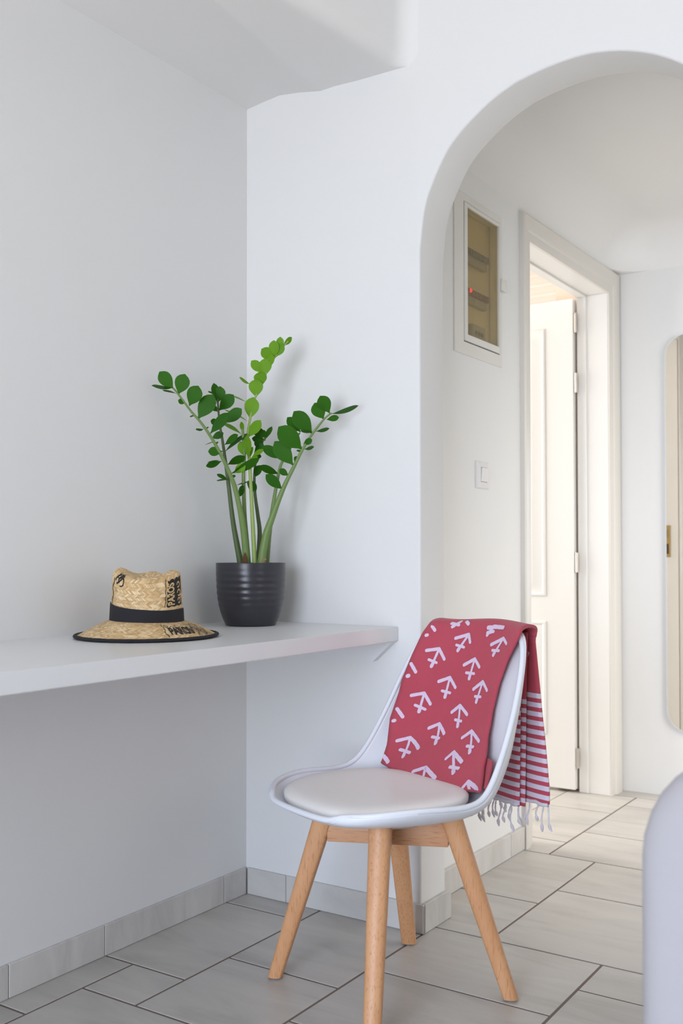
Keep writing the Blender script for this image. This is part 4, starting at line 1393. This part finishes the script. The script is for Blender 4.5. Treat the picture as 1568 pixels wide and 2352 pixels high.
def front_s(q, u):
    x0, x1 = -.170, .188
    sb = bot_z(x0 + (x1 - x0) * u)
    return sb + (S1 + 0.012 - sb) * q


edges = lambda s: (interp(s, XL_Z, XL), interp(s, XR_Z, XR))
sheet('front_fold', front_s, edges, towel_pt, 60, 26, M['red'], 0.007)
sheet('back_fold', lambda q, u: S1 + (SEND - S1) * q, edges, towel_pt, 50, 26, M['red_stripe'], 0.005)


def inner_pt(dy, wave):
    def fn(x, s):
        q = s - S1
        return Vector((x, 0.300 + dy + 0.030 * q + wave * math.sin(x * 40 + 1) * min(1, q * 5), S0 - q))
    return fn


sheet('inner_fold', lambda q, u: S1 + 0.004 + (0.400 - 0.010 * (1 - u)) * q, lambda s: (-.150, interp(s, [S1, S1 + .1, S1 + .41], [.122, .117, .103])),
      inner_pt(-0.007, 0.003), 50, 20, M['red_stripe'], 0.004, 0.022)
sheet('inner_fold', lambda q, u: S1 + 0.002 + 0.402 * q, lambda s: (.02, interp(s, [S1, S1 + .1, S1 + .41], [.134, .126, .112])),
      inner_pt(0.001, 0.002), 50, 8, M['red_stripe'], 0.004, 0.016)
# second layer of the folded front, peeping out at the lower right
sheet('front_under_fold', lambda q, u: 0.460 + 0.050 * q, lambda s: (0.10, interp(s, [.46, .50, .54], [.194, .164, .135])),
      lambda x, s: Vector((x, ytow(x, s) + 0.012, s)), 10, 10, M['red'], 0.004)

# anchor print: each stroke group is one printed mark


def s_of(z):
    if z <= S0:
        return z
    v = min(1.0, (z - S0) / (RHO * 0.86 + 0.004))
    return S0 + RHO * math.asin(v) * 0.9


for x0, z0, x1, z1, wd_ in STROKES:
    s0_, s1_ = s_of(z0), s_of(z1)
    w = 0.0041 * wd_
    dx, ds = x1 - x0, s1_ - s0_
    L = math.hypot(dx, ds) or 1e-5
    tx, tz = dx / L, ds / L
    n_ = max(4, int(L / 0.006))
    prof = []
    for k in range(5):
        a = R(90 - 90 * k / 4)
        prof.append((-w * math.sin(a), w * math.cos(a)))
    for k in range(1, n_):
        prof.append((L * k / n_, w * (1 + 0.06 * math.sin(k * 2.3 + x0 * 90))))
    for k in range(5):
        a = R(90 * k / 4)
        prof.append((L + w * math.sin(a), w * math.cos(a)))
    rows = []
    for d, h in prof:
        r_ = []
        for q in (-1, 0, 1):
            xx = x0 + tx * d - tz * h * q
            ss = s0_ + tz * d + tx * h * q
            lo_, hi_ = edges(ss)
            xx = min(max(xx, lo_), hi_)
            ss = max(ss, bot_z(xx) + 0.001)
            r_.append(towel_pt(xx, ss, 0.0046))
        rows.append(r_)
    bm = bmesh.new()
    grid(bm, rows)
    obj('print_stroke', bm, M['print_white'], towel, recalc=False)
bm = bmesh.new()
for (a, b) in (((.118, .722), (.128, .738)), ((.113, .757), (.116, .762))):
    rows = []
    for k in range(7):
        q = k / 6
        x = a[0] + (b[0] - a[0]) * q
        z = a[1] + (b[1] - a[1]) * q
        s = S1 + (S0 - z)
        p = towel_pt(x, s)
        rows.append([p + Vector((-0.0035, -0.0036, 0.002)), p + Vector((0.0035, -0.0036, -0.002))])
    grid(bm, rows)
obj('back_print', bm, M['print_white'], towel, recalc=False)

# white woven border and knotted tassels along the hanging ends
random.seed(21)


def tassel(x, y, z, ln, sway):
    bm = bmesh.new()
    pts, rad = [], []
    for k in range(11):
        q = k / 10
        pts.append((x + sway * q * q + 0.0015 * math.sin(q * 9 + x * 90), y + 0.003 * math.sin(q * 7), z - ln * q))
        r_ = 0.0020 + 0.0005 * math.sin(k * 2.6)
        if k == 8:
            r_ = 0.0042
        if k == 9:
            r_ = 0.0036
        if k == 10:
            r_ = 0.0012
        rad.append(r_)
    tube(bm, pts, rad, 7)
    return obj('tassel', bm, M['thread'], towel)


for i in range(16):
    x = -0.125 + 0.299 * i / 15 + random.uniform(-.004, .004)
    tassel(x, 0.3255, 0.400 + random.uniform(-.003, .003), random.uniform(.040, .070), random.uniform(-.010, .012))
for i in range(13):
    x = -0.135 + 0.228 * i / 12 + random.uniform(-.004, .004)
    tassel(x, 0.3055, 0.386 + random.uniform(-.003, .003), random.uniform(.040, .072), random.uniform(-.008, .010))
bm = bmesh.new()
grid(bm, [[(-.172 + .346 * j / 20, 0.3252 + 0.004 * math.sin((-.172 + .346 * j / 20) * 32), z + 0.002 * math.sin(j * 2.2)) for j in range(21)] for z in (0.399, 0.391)])
bo = obj('woven_border', bm, M['thread'], towel)
bo.modifiers.new('thickness', 'SOLIDIFY').thickness = 0.004
bm = bmesh.new()
grid(bm, [[(-.150 + .250 * j / 20, 0.3055 + 0.003 * math.sin((-.150 + .250 * j / 20) * 40 + 1), z + 0.002 * math.sin(j * 2.2)) for j in range(21)] for z in (0.390, 0.380)])
bo = obj('woven_border', bm, M['thread'], towel)
bo.modifiers.new('thickness', 'SOLIDIFY').thickness = 0.004

# ------------------------------------------------------------------ armchair in the foreground, seen from behind
AX, AY = 1.462, -1.126
ac = tag(empty('armchair', (AX, AY, 0.0)), 'white slipcovered armchair seen from behind at the right edge', 'armchair')
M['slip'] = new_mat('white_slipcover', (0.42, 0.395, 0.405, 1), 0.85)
t_ = NT(M['slip'])
t_.bump(t_.noise(t_.coord('Object'), 6, 4), 0.35, 0.02)


def soft_slab(name, w, h, r, d, ed, mat, parent, loc, z0r=0.02):
    """upright rounded slab: width w, height h (top corners radius r), depth d with edge rounding ed"""
    out = []
    for k in range(9):
        a = R(90 * k / 8)
        out.append((w - r + r * math.cos(a), h - r + r * math.sin(a)))
    for k in range(9):
        a = R(90 + 90 * k / 8)
        out.append((r + r * math.cos(a), h - r + r * math.sin(a)))
    out += [(0.0, h * 0.5), (0.0, z0r), (z0r, 0.0), (w - z0r, 0.0), (w, z0r), (w, h * 0.5)]
    cx, cz = w / 2, h / 2
    rows = []
    for q in range(6):
        a = R(90 * q / 5)
        s = ed * (1 - math.sin(a))
        rows.append([(x + (cx - x) / max(abs(cx - x), 1e-6) * min(s, abs(cx - x)), ed * (1 - math.cos(a)), z + (cz - z) / max(abs(cz - z), 1e-6) * min(s, abs(cz - z))) for x, z in out])
    for q in range(6):
        a = R(90 - 90 * q / 5)
        s = ed * (1 - math.sin(a))
        rows.append([(x + (cx - x) / max(abs(cx - x), 1e-6) * min(s, abs(cx - x)), d - ed * (1 - math.cos(a)), z + (cz - z) / max(abs(cz - z), 1e-6) * min(s, abs(cz - z))) for x, z in out])
    bm = bmesh.new()
    vv = grid(bm, rows, close_u=True)
    bm.faces.new(vv[0]); bm.faces.new(list(reversed(vv[-1])))
    o = obj(name, bm, mat, parent, angle=50)
    o.location = loc
    return o


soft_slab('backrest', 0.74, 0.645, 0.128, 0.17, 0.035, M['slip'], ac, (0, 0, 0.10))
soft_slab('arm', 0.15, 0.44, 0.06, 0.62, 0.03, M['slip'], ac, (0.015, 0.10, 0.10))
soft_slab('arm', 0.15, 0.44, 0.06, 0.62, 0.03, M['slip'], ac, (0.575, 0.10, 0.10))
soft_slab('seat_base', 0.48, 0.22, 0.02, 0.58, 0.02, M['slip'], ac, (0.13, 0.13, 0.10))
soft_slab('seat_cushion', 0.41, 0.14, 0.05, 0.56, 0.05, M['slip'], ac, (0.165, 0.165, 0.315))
for lx in (0.06, 0.68):
    for ly in (0.06, 0.66):
        bm = bmesh.new()
        tube(bm, [(lx, ly, 0.0), (lx, ly, 0.11)], [0.016, 0.024], 14)
        obj('leg', bm, M['beech'], ac)
